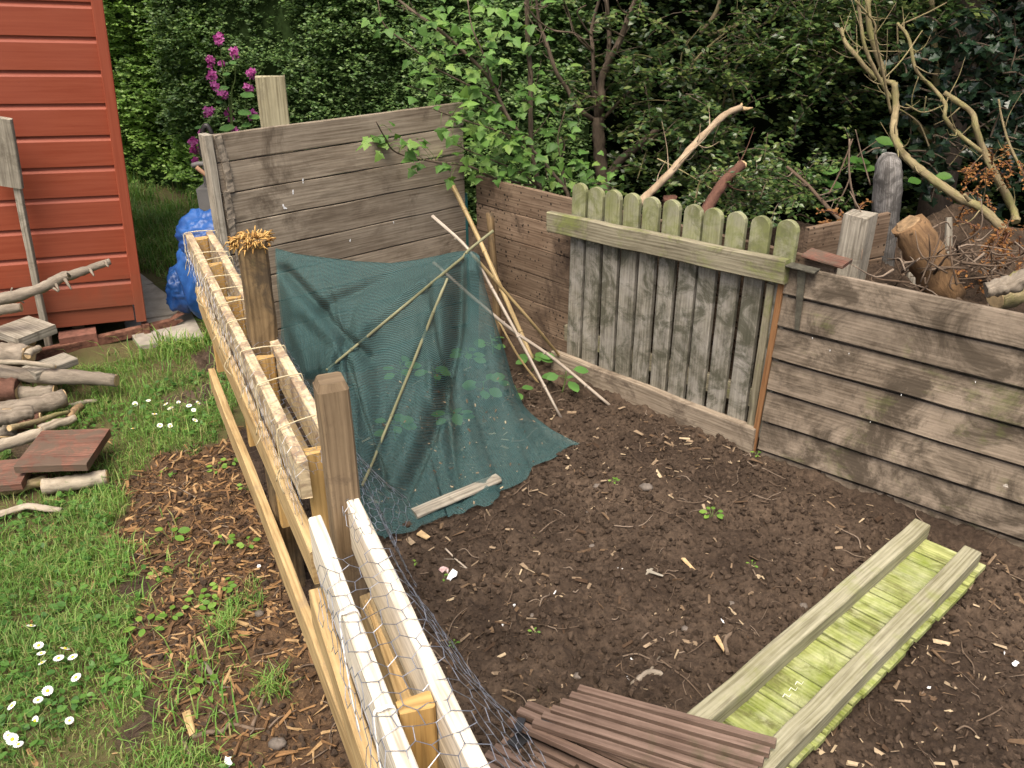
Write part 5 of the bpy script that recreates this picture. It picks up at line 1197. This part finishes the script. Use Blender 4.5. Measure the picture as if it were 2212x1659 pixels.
# ------------------------------------------------------------------ HEAP behind the right fence
q = atY(1860, 462, 2.93); mb = MB(); mb.beam((q[0] + .0, q[1], .45), (q[0], q[1], q[2]), .09, .088, up=np.array([.75, -.66, 0]), seg=6, ch=.004, rag=.004)
tag(mb.build('fence_post', m_grey, None, (q[0], q[1], .45)), 'pale square post with a sawn rough top behind the right fence', 'post')
gp = thing('grey_post', 'tall weathered silver post with a rounded top among the branches', 'post', (*atY(1920, 560, 3.3)[:2], .45))
mb = MB(); mb.tube([atY(x, y, 3.3) for x, y in ((1905, 640), (1905, 560), (1912, 480), (1917, 410), (1919, 370), (1920, 346), (1921, 333))], [.06, .062, .068, .072, .068, .056, .034], 12, .05, flat=.7); mb.build('shaft', wood('silver_wood', (.07, .065, .06), (.36, .34, .32), stain=(.06, .055, .05), stain_amt=.5, bump=1., grain=16., sscale=14.), gp)
t = thing('log', 'chopped thick log standing slanted with orange split wood', 'log', (*atY(1985, 600, 3.1)[:2], .5))
mb = MB(); mb.tube([atY(2046, 650, 2.92), atY(2018, 590, 2.93), atY(1990, 535, 2.94), atY(1962, 484, 2.95)], [.062, .066, .064, .056], 11, .12); mb.build('bark', bark('split_log_bark', (.07, .042, .026), (.30, .18, .09), 20.), t)
mb = MB(); mb.tube([atY(1965, 490, 2.95), atY(1960, 481, 2.95)], [.052, .040], 11, .25, sub=1); mb.build('cut_end', m_cutd, t)
mb = MB(); a, b = atY(1738, 540, 3.05), atY(1912, 505, 3.2); mb.beam((a[0], a[1], a[2] - .0), b, .17, .022, seg=10, jit=.002); mb.beam((a[0], a[1], a[2] - .16), b - Zv * .16, .14, .022, seg=10, jit=.002)
tag(mb.build('board_screen', m_fence2, None, (*a[:2], .4)), 'short brown board screen behind the end pickets and pale post', 'fence')
mb = MB(); mb.beam(atY(1970, 620, 3.15), atY(1985, 530, 3.2), .05, .02, up=np.array([1., 0, 0]), seg=4); tag(mb.build('grey_stake', m_grey, None, (*atY(1970, 600, 3.15)[:2], .5)), 'pale grey stake upright below the chopped log', 'stake')
mb = MB(); mb.beam(atY(2045, 600, 3.2), atY(2050, 470, 3.25), .035, .02, up=np.array([1., 0, 0]), seg=4, tw=.6); tag(mb.build('grey_stake', m_grey, None, (*atY(2045, 590, 3.2)[:2], .5)), 'dark grey pointed stake upright right of the chopped log', 'stake')
# root wad at the right edge, big pale log end
t = log('large pale gnarled log behind the right fence at the picture edge', (2300, 575), .76, (2150, 645), .70, .07, .035, m_barky, jit=.2)
t = log('knotted grey root lying before the gnarled log', (2130, 628), .78, (2240, 590), .84, .022, .03, m_barkg, 'root', cut=False, cat='root', jit=.25)
bp_ = MB()
for i in range(230):
    x, y = random.gauss(2070, 100), random.gauss(598, 30); Y = random.uniform(2.75, 3.35); p = atY(x, y, Y)
    if x < 1760 or p[2] < .62: continue
    d = np.array([random.gauss(0, 1), random.gauss(0, .7), random.gauss(.25, .5)]); d = unit(d) * random.uniform(.06, .26)
    m_ = p + d * .5 + np.array([random.gauss(0, .025), random.gauss(0, .025), random.gauss(0, .025)]); bp_.tube([p, m_, p + d], [random.uniform(.002, .006), .003, .0012], 5, .1, sub=3)
tag(bp_.build('brushwood', m_twig, None, (*atY(2040, 600, 3.0)[:2], .55)), 'tangle of thin roots and cut twigs heaped behind the right fence', 'brushwood', kind='stuff')
df = thing('dead_conifer', 'rust orange dead conifer sprays hanging at the right edge', 'dead branch', (*atY(2170, 500, 3.2)[:2], .5))
sp = []
for cx, cy, n_, rx, ry, Y in ((2140, 350, 12, 24, 16, 3.55), (2175, 520, 26, 30, 24, 3.1), (2120, 430, 8, 24, 30, 3.4), (2090, 590, 8, 50, 16, 3.0), (1830, 470, 8, 24, 12, 3.25)):
    for i in range(n_):
        p = atY(cx + random.gauss(0, rx), cy + random.gauss(0, ry), Y); d = unit(np.array([random.gauss(-.3, .6), random.gauss(0, .5), random.gauss(-.6, .5)])) * random.uniform(.05, .13); sp.append([p, p + d * .5 + Zv * .01, p + d])
mb = MB(); [mb.tube(C, [.003, .0025, .001], 4, sub=2) for C in sp]; mb.build('twigs', m_barkr, df); spray(df, sp, 12, .017, m_deadf, spread=.012)
bl_ = thing('bramble', 'broad leaved bramble seedlings low in the dark hollow', 'plant', (*atY(1880, 400, 3.9)[:2], .3)); pos = []; dr = []
for x, y in ((1905, 305), (1890, 300), (1860, 345), (1870, 360), (1850, 365), (1880, 350), (1770, 370), (1760, 385), (1735, 375), (1780, 395), (2020, 380), (2040, 400), (1990, 390)): pos.append(atY(x, y, 3.75)); dr.append([random.choice([-1, 1]), -.4, random.uniform(-.2, .3)])
V, F = scatter(BL, BF, frames(np.array(dr, float), np.array([0, -.6, 1.]) + rdir(len(pos)) * .2, RNG.uniform(.06, .09, len(pos))), np.array(pos)); np_mesh('leaves', V, F, m_cover, bl_, smooth=True)
mb, _ = limbs([([(1800, 460), (1830, 400), (1850, 340), (1900, 300)], .004, .002, 3.7, 3.8), ([(1700, 360), (1745, 400), (1790, 450), (1820, 480)], .007, .010, 3.5, 3.3), ([(1790, 420), (1815, 370), (1842, 300)], .004, .003, 3.4, 3.5), ([(1850, 450), (1835, 380), (1835, 300)], .005, .004, 3.4, 3.4), ([(1880, 400), (1860, 330), (1848, 280)], .004, .002, 3.5, 3.5)]); mb.build('stems', m_twig, bl_)

# ------------------------------------------------------------------ GROUND COVER
# grass
SLAB = [atz(q[0], q[1])[:2] for q in ((290, 588), (335, 590), (425, 668), (450, 735), (300, 755), (258, 700))]
def noslab(x, y): return ~inpoly(x + .02 * vn(x * 14, y * 14, 4), y + .02 * vn(x * 14, y * 14, 6), SLAB)
def grass(name, label, n, region, hlo, hhi, wid):
    x = RNG.uniform(region[0], region[1], n); y = RNG.uniform(region[2], region[3], n); b_, m_, l_, o_ = zones(x, y)
    dens = fbm(x * 3.1, y * 3.1, 61, 3)
    keep = (l_ & (dens > -.85 + .8 * RNG.random(n))) | (m_ & (vn(x * 5, y * 5, 71) > .62)) ; keep &= side_of_pallets(x, y) < -.02
    front = (x - SC[0]) * sn[0] + (y - SC[1]) * sn[1]; alg = (x - SC[0]) * sd_[0] + (y - SC[1]) * sd_[1]
    keep &= ~((front < .30) & (alg > -.05)); keep &= noslab(x, y); x, y = x[keep], y[keep]; n = len(x)
    z = gz(x, y) - .004; h_ = RNG.uniform(hlo, hhi, n) * (1 + .5 * fbm(x * 4, y * 4, 91, 2)); h_ = np.clip(h_, .012, None); a = RNG.uniform(0, 6.283, n); lean = RNG.uniform(.2, 1.1, n)
    d = np.stack([np.cos(a), np.sin(a), 0 * a], 1); s = np.stack([-np.sin(a), np.cos(a), 0 * a], 1); b = np.stack([x, y, z], 1); w = wid * RNG.uniform(.6, 1.3, n)
    m1 = b + d * (h_ * .3 * lean)[:, None] + Zv * (h_ * .6)[:, None]; t = b + d * (h_ * lean)[:, None] + Zv * (h_ * (1 - .28 * lean))[:, None]
    V = np.stack([b - s * w[:, None], b + s * w[:, None], m1 + s * (w * .8)[:, None], m1 - s * (w * .8)[:, None], t], 1).reshape(-1, 3)
    k_ = (np.arange(n) * 5)[:, None]; F = np.concatenate([k_ + np.array([[0, 1, 2]]), k_ + np.array([[0, 2, 3]]), k_ + np.array([[3, 2, 4]])], 0)
    return tag(np_mesh(name, V, F, m_grass, None, (0, 0, 0)), label, 'grass', kind='stuff')
grass('grass', 'short lawn grass left of the pallets', 120000, (-2.6, -.3, .9, 3.9), .02, .06, .0014)
grass('grass', 'long grass strip between shed and hedge', 30000, (-3.3, -1.15, 3.5, 6.9), .05, .14, .003)
# tufts of longer grass in front of the shed and on the mulch
tx = []; 
for px, py, n_, rr in ((330, 760, 60, .12), (400, 760, 60, .10), (250, 800, 60, .12), (360, 820, 70, .15), (440, 860, 60, .1), (200, 1050, 60, .12), (250, 990, 50, .1), (440, 1455, 40, .06), (360, 1500, 60, .08), (240, 1300, 60, .12), (460, 1590, 40, .07), (330, 1610, 60, .1), (390, 640, 70, .12), (420, 700, 50, .08), (310, 1230, 50, .1), (395, 900, 50, .1)):
    c = atz(px, py); 
    for i in range(n_): tx.append((c[0] + random.gauss(0, rr), c[1] + random.gauss(0, rr)))
tx = np.array(tx); n = len(tx); x, y = tx[:, 0], tx[:, 1]; ok = (side_of_pallets(x, y) < -.03) & noslab(x, y); x, y = x[ok], y[ok]; n = len(x)
h_ = RNG.uniform(.035, .095, n); a = RNG.uniform(0, 6.283, n); lean = RNG.uniform(.3, 1.3, n); d = np.stack([np.cos(a), np.sin(a), 0 * a], 1); s = np.stack([-np.sin(a), np.cos(a), 0 * a], 1); b = np.stack([x, y, gz(x, y) - .004], 1); w = .0022 * RNG.uniform(.6, 1.3, n)
m1 = b + d * (h_ * .3 * lean)[:, None] + Zv * (h_ * .6)[:, None]; t = b + d * (h_ * lean)[:, None] + Zv * (h_ * (1 - .3 * lean))[:, None]
V = np.stack([b - s * w[:, None], b + s * w[:, None], m1 + s * (w * .8)[:, None], m1 - s * (w * .8)[:, None], t], 1).reshape(-1, 3); k_ = (np.arange(n) * 5)[:, None]
tag(np_mesh('grass', V, np.concatenate([k_ + np.array([[0, 1, 2]]), k_ + np.array([[0, 2, 3]]), k_ + np.array([[3, 2, 4]])], 0), m_grass, None, (0, 0, 0)), 'taller grass tufts at the lawn edge and by the slabs', 'grass', kind='stuff')
# clover and daisy leaves
n = 7000; x = RNG.uniform(-2.0, -.4, n); y = RNG.uniform(1.0, 3.4, n); b_, m_, l_, o_ = zones(x, y); keep = l_ & (vn(x * 4, y * 4, 33) > -.1) & (side_of_pallets(x, y) < -.03); x, y = x[keep], y[keep]; n = len(x)
d = rdir(n); d[:, 2] = abs(d[:, 2]) * .25; V, F = scatter(BL, BF, frames(d, np.array([0, 0, 1.]) + rdir(n) * .45, RNG.uniform(.012, .030, n)), np.stack([x, y, gz(x, y) + RNG.uniform(.006, .028, n)], 1))
tag(np_mesh('clover', V, F, m_cover, None, (0, 0, 0), smooth=True), 'low clover and daisy leaves matting the lawn', 'ground cover', kind='stuff')
# clods
ICO = [(0, 0, 1), (.894, 0, .447), (.276, .851, .447), (-.724, .526, .447), (-.724, -.526, .447), (.276, -.851, .447), (.724, .526, -.447), (-.276, .851, -.447), (-.894, 0, -.447), (-.276, -.851, -.447), (.724, -.526, -.447), (0, 0, -1)]
ICF = [(0,1,2),(0,2,3),(0,3,4),(0,4,5),(0,5,1),(1,6,2),(2,7,3),(3,8,4),(4,9,5),(5,10,1),(6,7,2),(7,8,3),(8,9,4),(9,10,5),(10,6,1),(11,7,6),(11,8,7),(11,9,8),(11,10,9),(11,6,10)]
def lumps(n, reg, rlo, rhi, sel, p=2.2):
    x = RNG.uniform(reg[0], reg[1], n); y = RNG.uniform(reg[2], reg[3], n); keep = sel(x, y); x, y = x[keep], y[keep]; n = len(x); r_ = rlo + (rhi - rlo) * RNG.random(n) ** p
    M_ = frames(rdir(n), rdir(n), r_[:, None] * RNG.uniform(.6, 1.2, (n, 3))); V, F = scatter(ICO, ICF, M_, np.stack([x, y, gz(x, y) + r_ * .15], 1)); V += RNG.normal(size=V.shape) * np.repeat(r_, 12)[:, None] * .16; return V, F
def insoil(x, y):
    b_, m_, l_, o_ = zones(x, y); f = (x - FA[0]) * FD[1] - (y - FA[1]) * FD[0]; f2 = (x - A0[0]) * PD[1] - (y - A0[1]) * PD[0]; return b_ & (f > .02) & (f2 > .03)
V, F = lumps(42000, (-.9, 2.1, .8, 3.6), .0025, .013, insoil, 3.)
tag(np_mesh('soil_clods', V, F, m_clod, None, (0, 0, 0), smooth=False), 'crumbly dark brown soil clods all over the bed', 'soil', kind='stuff')
V, F = lumps(5000, (-1.5, -.2, .9, 2.9), .003, .012, lambda x, y: zones(x, y)[1])
tag(np_mesh('soil_clods', V, F, m_clod, None, (0, 0, 0), smooth=False), 'soil crumbs among the bark mulch left of the pallets', 'soil', kind='stuff')
CB = [(-.5, -.12, 0), (.5, -.08, .0), (.46, .12, 0), (-.44, .1, .0), (-.46, -.1, .07), (.42, -.06, .08), (.4, .09, .06), (-.4, .08, .07)]
CF = [(3, 2, 1, 0), (4, 5, 6, 7), (0, 1, 5, 4), (1, 2, 6, 5), (2, 3, 7, 6), (3, 0, 4, 7)]
def chipset(n, reg, llo, lhi, sel, p=2.5, wr=(.5, 1.6)):
    x = RNG.uniform(reg[0], reg[1], n); y = RNG.uniform(reg[2], reg[3], n); keep = sel(x, y); x, y = x[keep], y[keep]; n = len(x); L_ = llo + (lhi - llo) * RNG.random(n) ** p
    d = rdir(n); d[:, 2] *= .25; sc = np.stack([L_, L_ * RNG.uniform(*wr, n), L_ * RNG.uniform(.4, 1.2, n)], 1); V, F = scatter(CB, CF, frames(d, np.array([0, 0, 1.]) + rdir(n) * .5, sc), np.stack([x, y, gz(x, y) + .003 + .003 * RNG.random(n)], 1)); V += RNG.normal(size=V.shape) * np.repeat(L_, 8)[:, None] * .03; return V, F
def sparse(x, y): return insoil(x, y) & (RNG.random(len(x)) < .35 + .5 * (vn(x * 2.5, y * 2.5, 12) > .1) + .5 * np.exp(-((x - .55) ** 2 + (y - 2.85) ** 2) / .12))
V, F = chipset(9500, (-.9, 2.1, .8, 3.5), .004, .050, sparse, 4.2, (.25, 1.5))
tag(np_mesh('wood_chips', V, F, m_chip, None, (0, 0, 0)), 'scattered tan wood chips and bark bits on the soil bed', 'wood chips', kind='stuff')
V, F = chipset(22000, (-1.6, -.15, .9, 3.0), .006, .060, lambda x, y: (zones(x, y)[1] & (RNG.random(len(x)) < np.clip((y - 1.0) / .9, .22, 1))) | (zones(x, y)[2] & (RNG.random(len(x)) < .05) & (side_of_pallets(x, y) < -.03)), 2.6, (.16, .8))
tag(np_mesh('bark_mulch', V, F, m_chipm, None, (0, 0, 0)), 'reddish shredded bark mulch left of the pallets', 'mulch', kind='stuff')
def twigset(n, reg, sel, llo, lhi, rlo=.0008, rhi=.003):
    mb = MB()
    for i in range(n):
        x, y = random.uniform(reg[0], reg[1]), random.uniform(reg[2], reg[3])
        if not sel(np.array([x]), np.array([y]))[0]: continue
        L = llo + (lhi - llo) * random.random() ** 2.2; a = random.uniform(0, 6.28); r_ = random.uniform(rlo, rhi); pts = []; p = np.array([x, y])
        for k_ in range(4):
            pts.append((p[0], p[1], float(gz(p[0], p[1])) + .004 + .006 * random.random())); a += random.gauss(0, .45); p = p + np.array([math.cos(a), math.sin(a)]) * L / 3
        mb.tube(pts, [r_, r_ * .9, r_ * .7, r_ * .4], 5, .1, sub=3)
    return mb
tag(twigset(800, (-.8, 2.1, .8, 3.4), insoil, .02, .17, .0006, .0028).build('fallen_twigs', m_twig, None, (0, 0, 0)), 'thin dry twigs and rootlets strewn over the soil bed', 'twigs', kind='stuff')
tag(twigset(420, (-1.5, -.2, .9, 2.9), lambda x, y: zones(x, y)[1], .03, .16).build('fallen_twigs', m_twig, None, (0, 0, 0)), 'thin twigs strewn over the bark mulch', 'twigs', kind='stuff')

# bigger single sticks, stones, petals
for lab, pts, r_, mt in (('curved hook shaped stick lying on the soil near the mossy panel', [(1572, 1412), (1566, 1390), (1572, 1374), (1594, 1366), (1622, 1366), (1636, 1370)], .006, m_twig),
        ('fat bent stick lying behind the slatted panel', [(1368, 1480), (1386, 1462), (1402, 1452), (1424, 1454), (1432, 1462)], .009, m_barkg),
        ('slim straight stick on the soil right of the square post', [(962, 1185), (985, 1208), (1009, 1228)], .003, m_canep),
        ('forked root lying on soil between pallet and slats', [(905, 1395), (935, 1405), (952, 1422), (975, 1436)], .004, m_twig),
        ('long brown stick in the mulch at the bottom left', [(545, 1570), (560, 1530), (580, 1485), (605, 1450)], .005, m_twig),
        ('crooked root lying across the mulch at the bottom left', [(415, 1592), (450, 1582), (480, 1580), (500, 1565), (550, 1575)], .006, m_twig),
        ('stout stick standing out of the mulch below the grass tuft', [(440, 1432), (455, 1452), (470, 1485)], .006, m_barkg),
        ('dark twig on the mulch at the bottom edge', [(395, 1600), (412, 1632), (430, 1660)], .005, m_twig)):
    P = [gpt(x, y, r_ + .004) for x, y in pts]; mb = MB(); mb.tube(P, [r_, r_, r_ * .75], 7, .1)
    for q in range(2):
        i = random.randrange(1, len(P)); e = P[i] + np.array([random.gauss(0, .03), random.gauss(0, .03), .004]); mb.tube([P[i], e], [r_ * .45, r_ * .2], 5, sub=1)
    tag(mb.build('stick', mt, None, P[0]), lab, 'stick')
for lab, p, q, w_, mt in (('golden sawn chip lying upright in the grass at the bottom left', (402, 1538), (416, 1588), .022, m_pine), ('orange brown splinter of wood near the middle of the soil bed', (1476, 1207), (1500, 1232), .014, m_cut), ('tan wood splinter by the hook shaped stick', (1548, 1375), (1565, 1405), .014, m_cut), ('grey wood sliver beside the white scrap', (1398, 1233), (1432, 1244), .010, m_grey), ('flat brown sliver below the orange splinter', (1407, 1228), (1395, 1240), .010, m_grey), ('yellow chewed wood chunk at the netting hem', (905, 1150), (925, 1162), .026, m_cut)):
    a, b = gpt(*p, .008), gpt(*q, .008); mb = MB(); mb.beam(a, b, .009, w_, seg=4, jit=.002, tw=.7, rag=.004); tag(mb.build('wood_sliver', mt, None, (a + b) / 2), lab, 'wood sliver')
def stone(x, y, r_):
    c = gpt(x, y, r_ * .3); n = 10; V = []; F = []
    V, F = blob(c, (r_ * random.uniform(.8, 1.3), r_ * random.uniform(.7, 1.), r_ * .65), random.random() * 9, 14, 9); return np_mesh('stone', V, F, m_stone, None, c, smooth=True)
for x, y, r_, lab in ((1396, 1052, .019, 'rounded tan stone on the soil near the netting hem'), (2255, 1290, .016, None), (1580, 1305, .012, None), (1520, 1308, .011, None), (600, 1606, .019, 'grey stone in the mulch below the low pallet board'), (1093, 1272, .010, None), (1265, 1108, .010, None), (1264, 1140, .009, None), (1480, 1358, .010, None), (1735, 1310, .014, None), (1540, 1240, .012, None), (1280, 1180, .011, None), (1290, 1050, .012, None), (1150, 1330, .010, None), (560, 1325, .012, None), (1250, 1460, .012, None)):
    if x > 2212: continue
    tag(stone(x, y, r_), lab or 'small rounded pebble lying on the dark soil', 'stone', None if lab else 'pebbles scattered on the soil')
def flake(x, y, w_, h_, mat, name, label, cat, group=None, lift=.01):
    q_ = 1.25 if 'petal' in name else .62; w_ *= q_; h_ *= q_; c = gpt(x, y, .010); d1 = np.array([math.cos(random.random()*6), math.sin(random.random()*6), .15]); V = []; nv = 9
    nrm_ = unit(np.array([random.gauss(0, .35), -.45, 1.])); e1 = unit(np.cross(nrm_, d1)); e2 = np.cross(nrm_, e1)
    for i in range(nv): a = 6.283 * i / nv; k_ = random.uniform(.35, 1.2); V.append(c + e1 * math.cos(a) * w_ * k_ + e2 * math.sin(a) * h_ * k_ + nrm_ * random.uniform(-.003, .006))
    V.append(c + nrm_ * .004); mb = MB(); mb.add(V, [[nv, i, (i + 1) % nv] for i in range(nv)], [[(0, 0)] * 3] * nv); o = mb.build(name, mat, None, c)
    sm = o.modifiers.new('thickness', 'SOLIDIFY'); sm.thickness = .0012; return tag(o, label, cat, group)
for x, y, s_, w_ in ((978, 1246, .019, m_white), (955, 1232, .02, m_pink), (937, 1238, .018, m_pink)): pass
flake(977, 1246, .013, .024, m_white, 'petal', 'large white petal on soil right of the square post', 'petal')
flake(950, 1234, .020, .012, m_pink, 'petal', 'pink petal lying beside the large white petal', 'petal')
flake(966, 1230, .014, .010, m_pink, 'petal', 'small pink petal tucked behind the large white petal', 'petal')
flake(493, 1644, .030, .024, m_white, 'paper_scrap', 'white scrap in the mulch at the bottom edge', 'scrap')
flake(1340, 1228, .014, .012, m_white, 'paper_scrap', 'white scrap beside the grey wood sliver on the soil', 'scrap')
for x, y, a, b in ((1087, 1349, .012, .006), (1560, 1341, .013, .011), (1110, 1308, .009, .007), (1198, 1280, .014, .005), (1364, 1424, .006, .008), (1465, 1430, .006, .006), (2194, 1434, .013, .011), (2170, 1410, .010, .004), (2005, 1485, .011, .008), (1357, 1466, .009, .010), (565, 1355, .02, .005), (1620, 1010, .007, .006), (560, 1222, .011, .008)):
    flake(x, y, a, b, m_white, 'white_fragment', 'tiny white fragment lying on the dark soil', 'fragment', 'white fragments on the soil')
flake(2232 - 60, 1050, .012, .01, m_slab, 'dry_leaf', 'dry tan leaf near the right fence foot', 'leaf')

# small weeds
def weed(x, y, size, label, group):
    c = gpt(x, y, .0); t = thing('weed_seedling', label, 'weed', c, group); n_ = random.choice([4, 5, 6, 7]); pos = []; dr = []; mb = MB()
    for i in range(n_):
        a = i * 2.4 + random.random(); e = c + np.array([math.cos(a) * size * .5, math.sin(a) * size * .5, size * random.uniform(.4, .9)]); mb.tube([c, e], [.0012, .0008], 4, sub=1); pos.append(e); dr.append((math.cos(a), math.sin(a), -.1))
    mb.build('stem', m_stem, t); V, F = scatter(ML if random.random() < .5 else BL, MF, frames(np.array(dr), np.array([0, -.2, 1.]) + rdir(n_) * .3, size * RNG.uniform(.5, .8, n_)), np.array(pos)) if False else scatter(BL, BF, frames(np.array(dr), np.array([0, -.2, 1.]) + rdir(n_) * .3, size * RNG.uniform(.55, .85, n_)), np.array(pos)); np_mesh('leaves', V, F, m_weed, t, smooth=True)
weed(1538, 1120, .034, 'bright green seedling alone in the middle of the soil bed', None)
weed(1624, 1224, .018, 'tiny round leaved seedling left of the mossy panel', None)
for x, y, s_ in ((370, 1172, .05), (488, 1178, .03), (538, 1183, .03), (486, 1278, .03), (482, 1306, .035), (345, 1250, .03), (430, 1300, .03), (425, 1320, .035), (456, 1310, .025), (320, 1368, .05), (480, 1270, .03), (452, 1505, .04), (370, 1340, .03), (535, 1060, .03), (500, 1005, .03), (600, 1000, .035), (470, 1020, .03), (470, 1335, .02), (420, 1440, .025), (360, 1030, .03)):
    weed(x, y, s_, 'small pale green weed sprouting from the bark mulch', 'weeds in the bark mulch')
for x, y, s_ in ((905, 1130 + 90, .02), (1148, 1165, .012), (1325, 1045, .02), (1154, 1372, .016), (1158, 1552 - 60, .016), (958, 1252, .016), (1870, 1160, .012), (1635, 985, .02), (980, 1395, .014)):
    weed(x, y, s_, 'tiny green sprout in the dark soil', 'green sprouts on the soil bed')
# daisies: one model, then copies of the thing and its parts
dz = thing('daisy', 'white daisy in the near lawn at the lower left', 'daisy', (0, 0, 0), 'daisies in the near lawn')
mb = MB(); mb.tube([(0, 0, 0), (.003, .002, .02), (0, 0, .04)], [.0013, .0012, .001], 5, sub=2); mb.build('stem', m_stem, dz)
npet = 16; a = np.arange(npet) * 6.283 / npet; d = np.stack([np.cos(a), np.sin(a), .12 + 0 * a], 1); PETL = [(.18, 0, 0), (.5, .13, .01), (.9, .12, 0), (1, 0, -.02), (.9, -.12, 0), (.5, -.13, .01)]
V, F = scatter(PETL, [(0, 1, 2), (0, 2, 3), (0, 3, 4), (0, 4, 5)], frames(d, np.tile(Zv, (npet, 1)), np.full(npet, .0125)), np.tile(np.array([0, 0, .04]), (npet, 1))); np_mesh('petals', V, F, m_white, dz)
V, F = blob((0, 0, .0415), (.0038, .0038, .0022), 2., 10, 6); np_mesh('flower_centre', V, F, m_yel, dz, smooth=True)
near = [(52, 1353), (79, 1395), (86, 1420), (122, 1416), (126, 1430), (162, 1424), (99, 1437), (175, 1463), (98, 1484), (97, 1539), (44, 1523), (145, 1548), (11, 1570), (28, 1586), (38, 1610), (80, 1516)]
far = [(286, 862), (318, 862), (369, 877), (404, 849), (432, 850), (408, 873), (413, 877), (329, 893), (340, 910), (360, 908), (408, 905), (286, 926), (365, 866), (383, 858), (465, 832), (362, 878), (415, 860)]
first = True
for lst, lab, gr, sc in ((near, 'white daisy in the near lawn at the lower left', 'daisies in the near lawn', .98), (far, 'white daisy in the grass between log heap and pallets', 'daisies in the far grass', .85)):
    for (x, y) in lst:
        o = dz if first else copy_tree(dz); first = False; p = gpt(x, y, .04); s_ = sc * random.uniform(.85, 1.15)
        o.location = Vector((p[0], p[1], float(gz(p[0], p[1])))); o.scale = (s_,) * 3; o.rotation_euler = (random.uniform(-.2, .75), random.uniform(-.5, .5), random.uniform(0, 6)); o['label'] = lab; o['group'] = gr
for x, y in ((150, 1521), (210, 1542), (148, 1512), (160, 1580), (28, 1205), (48, 1205)):
    pass
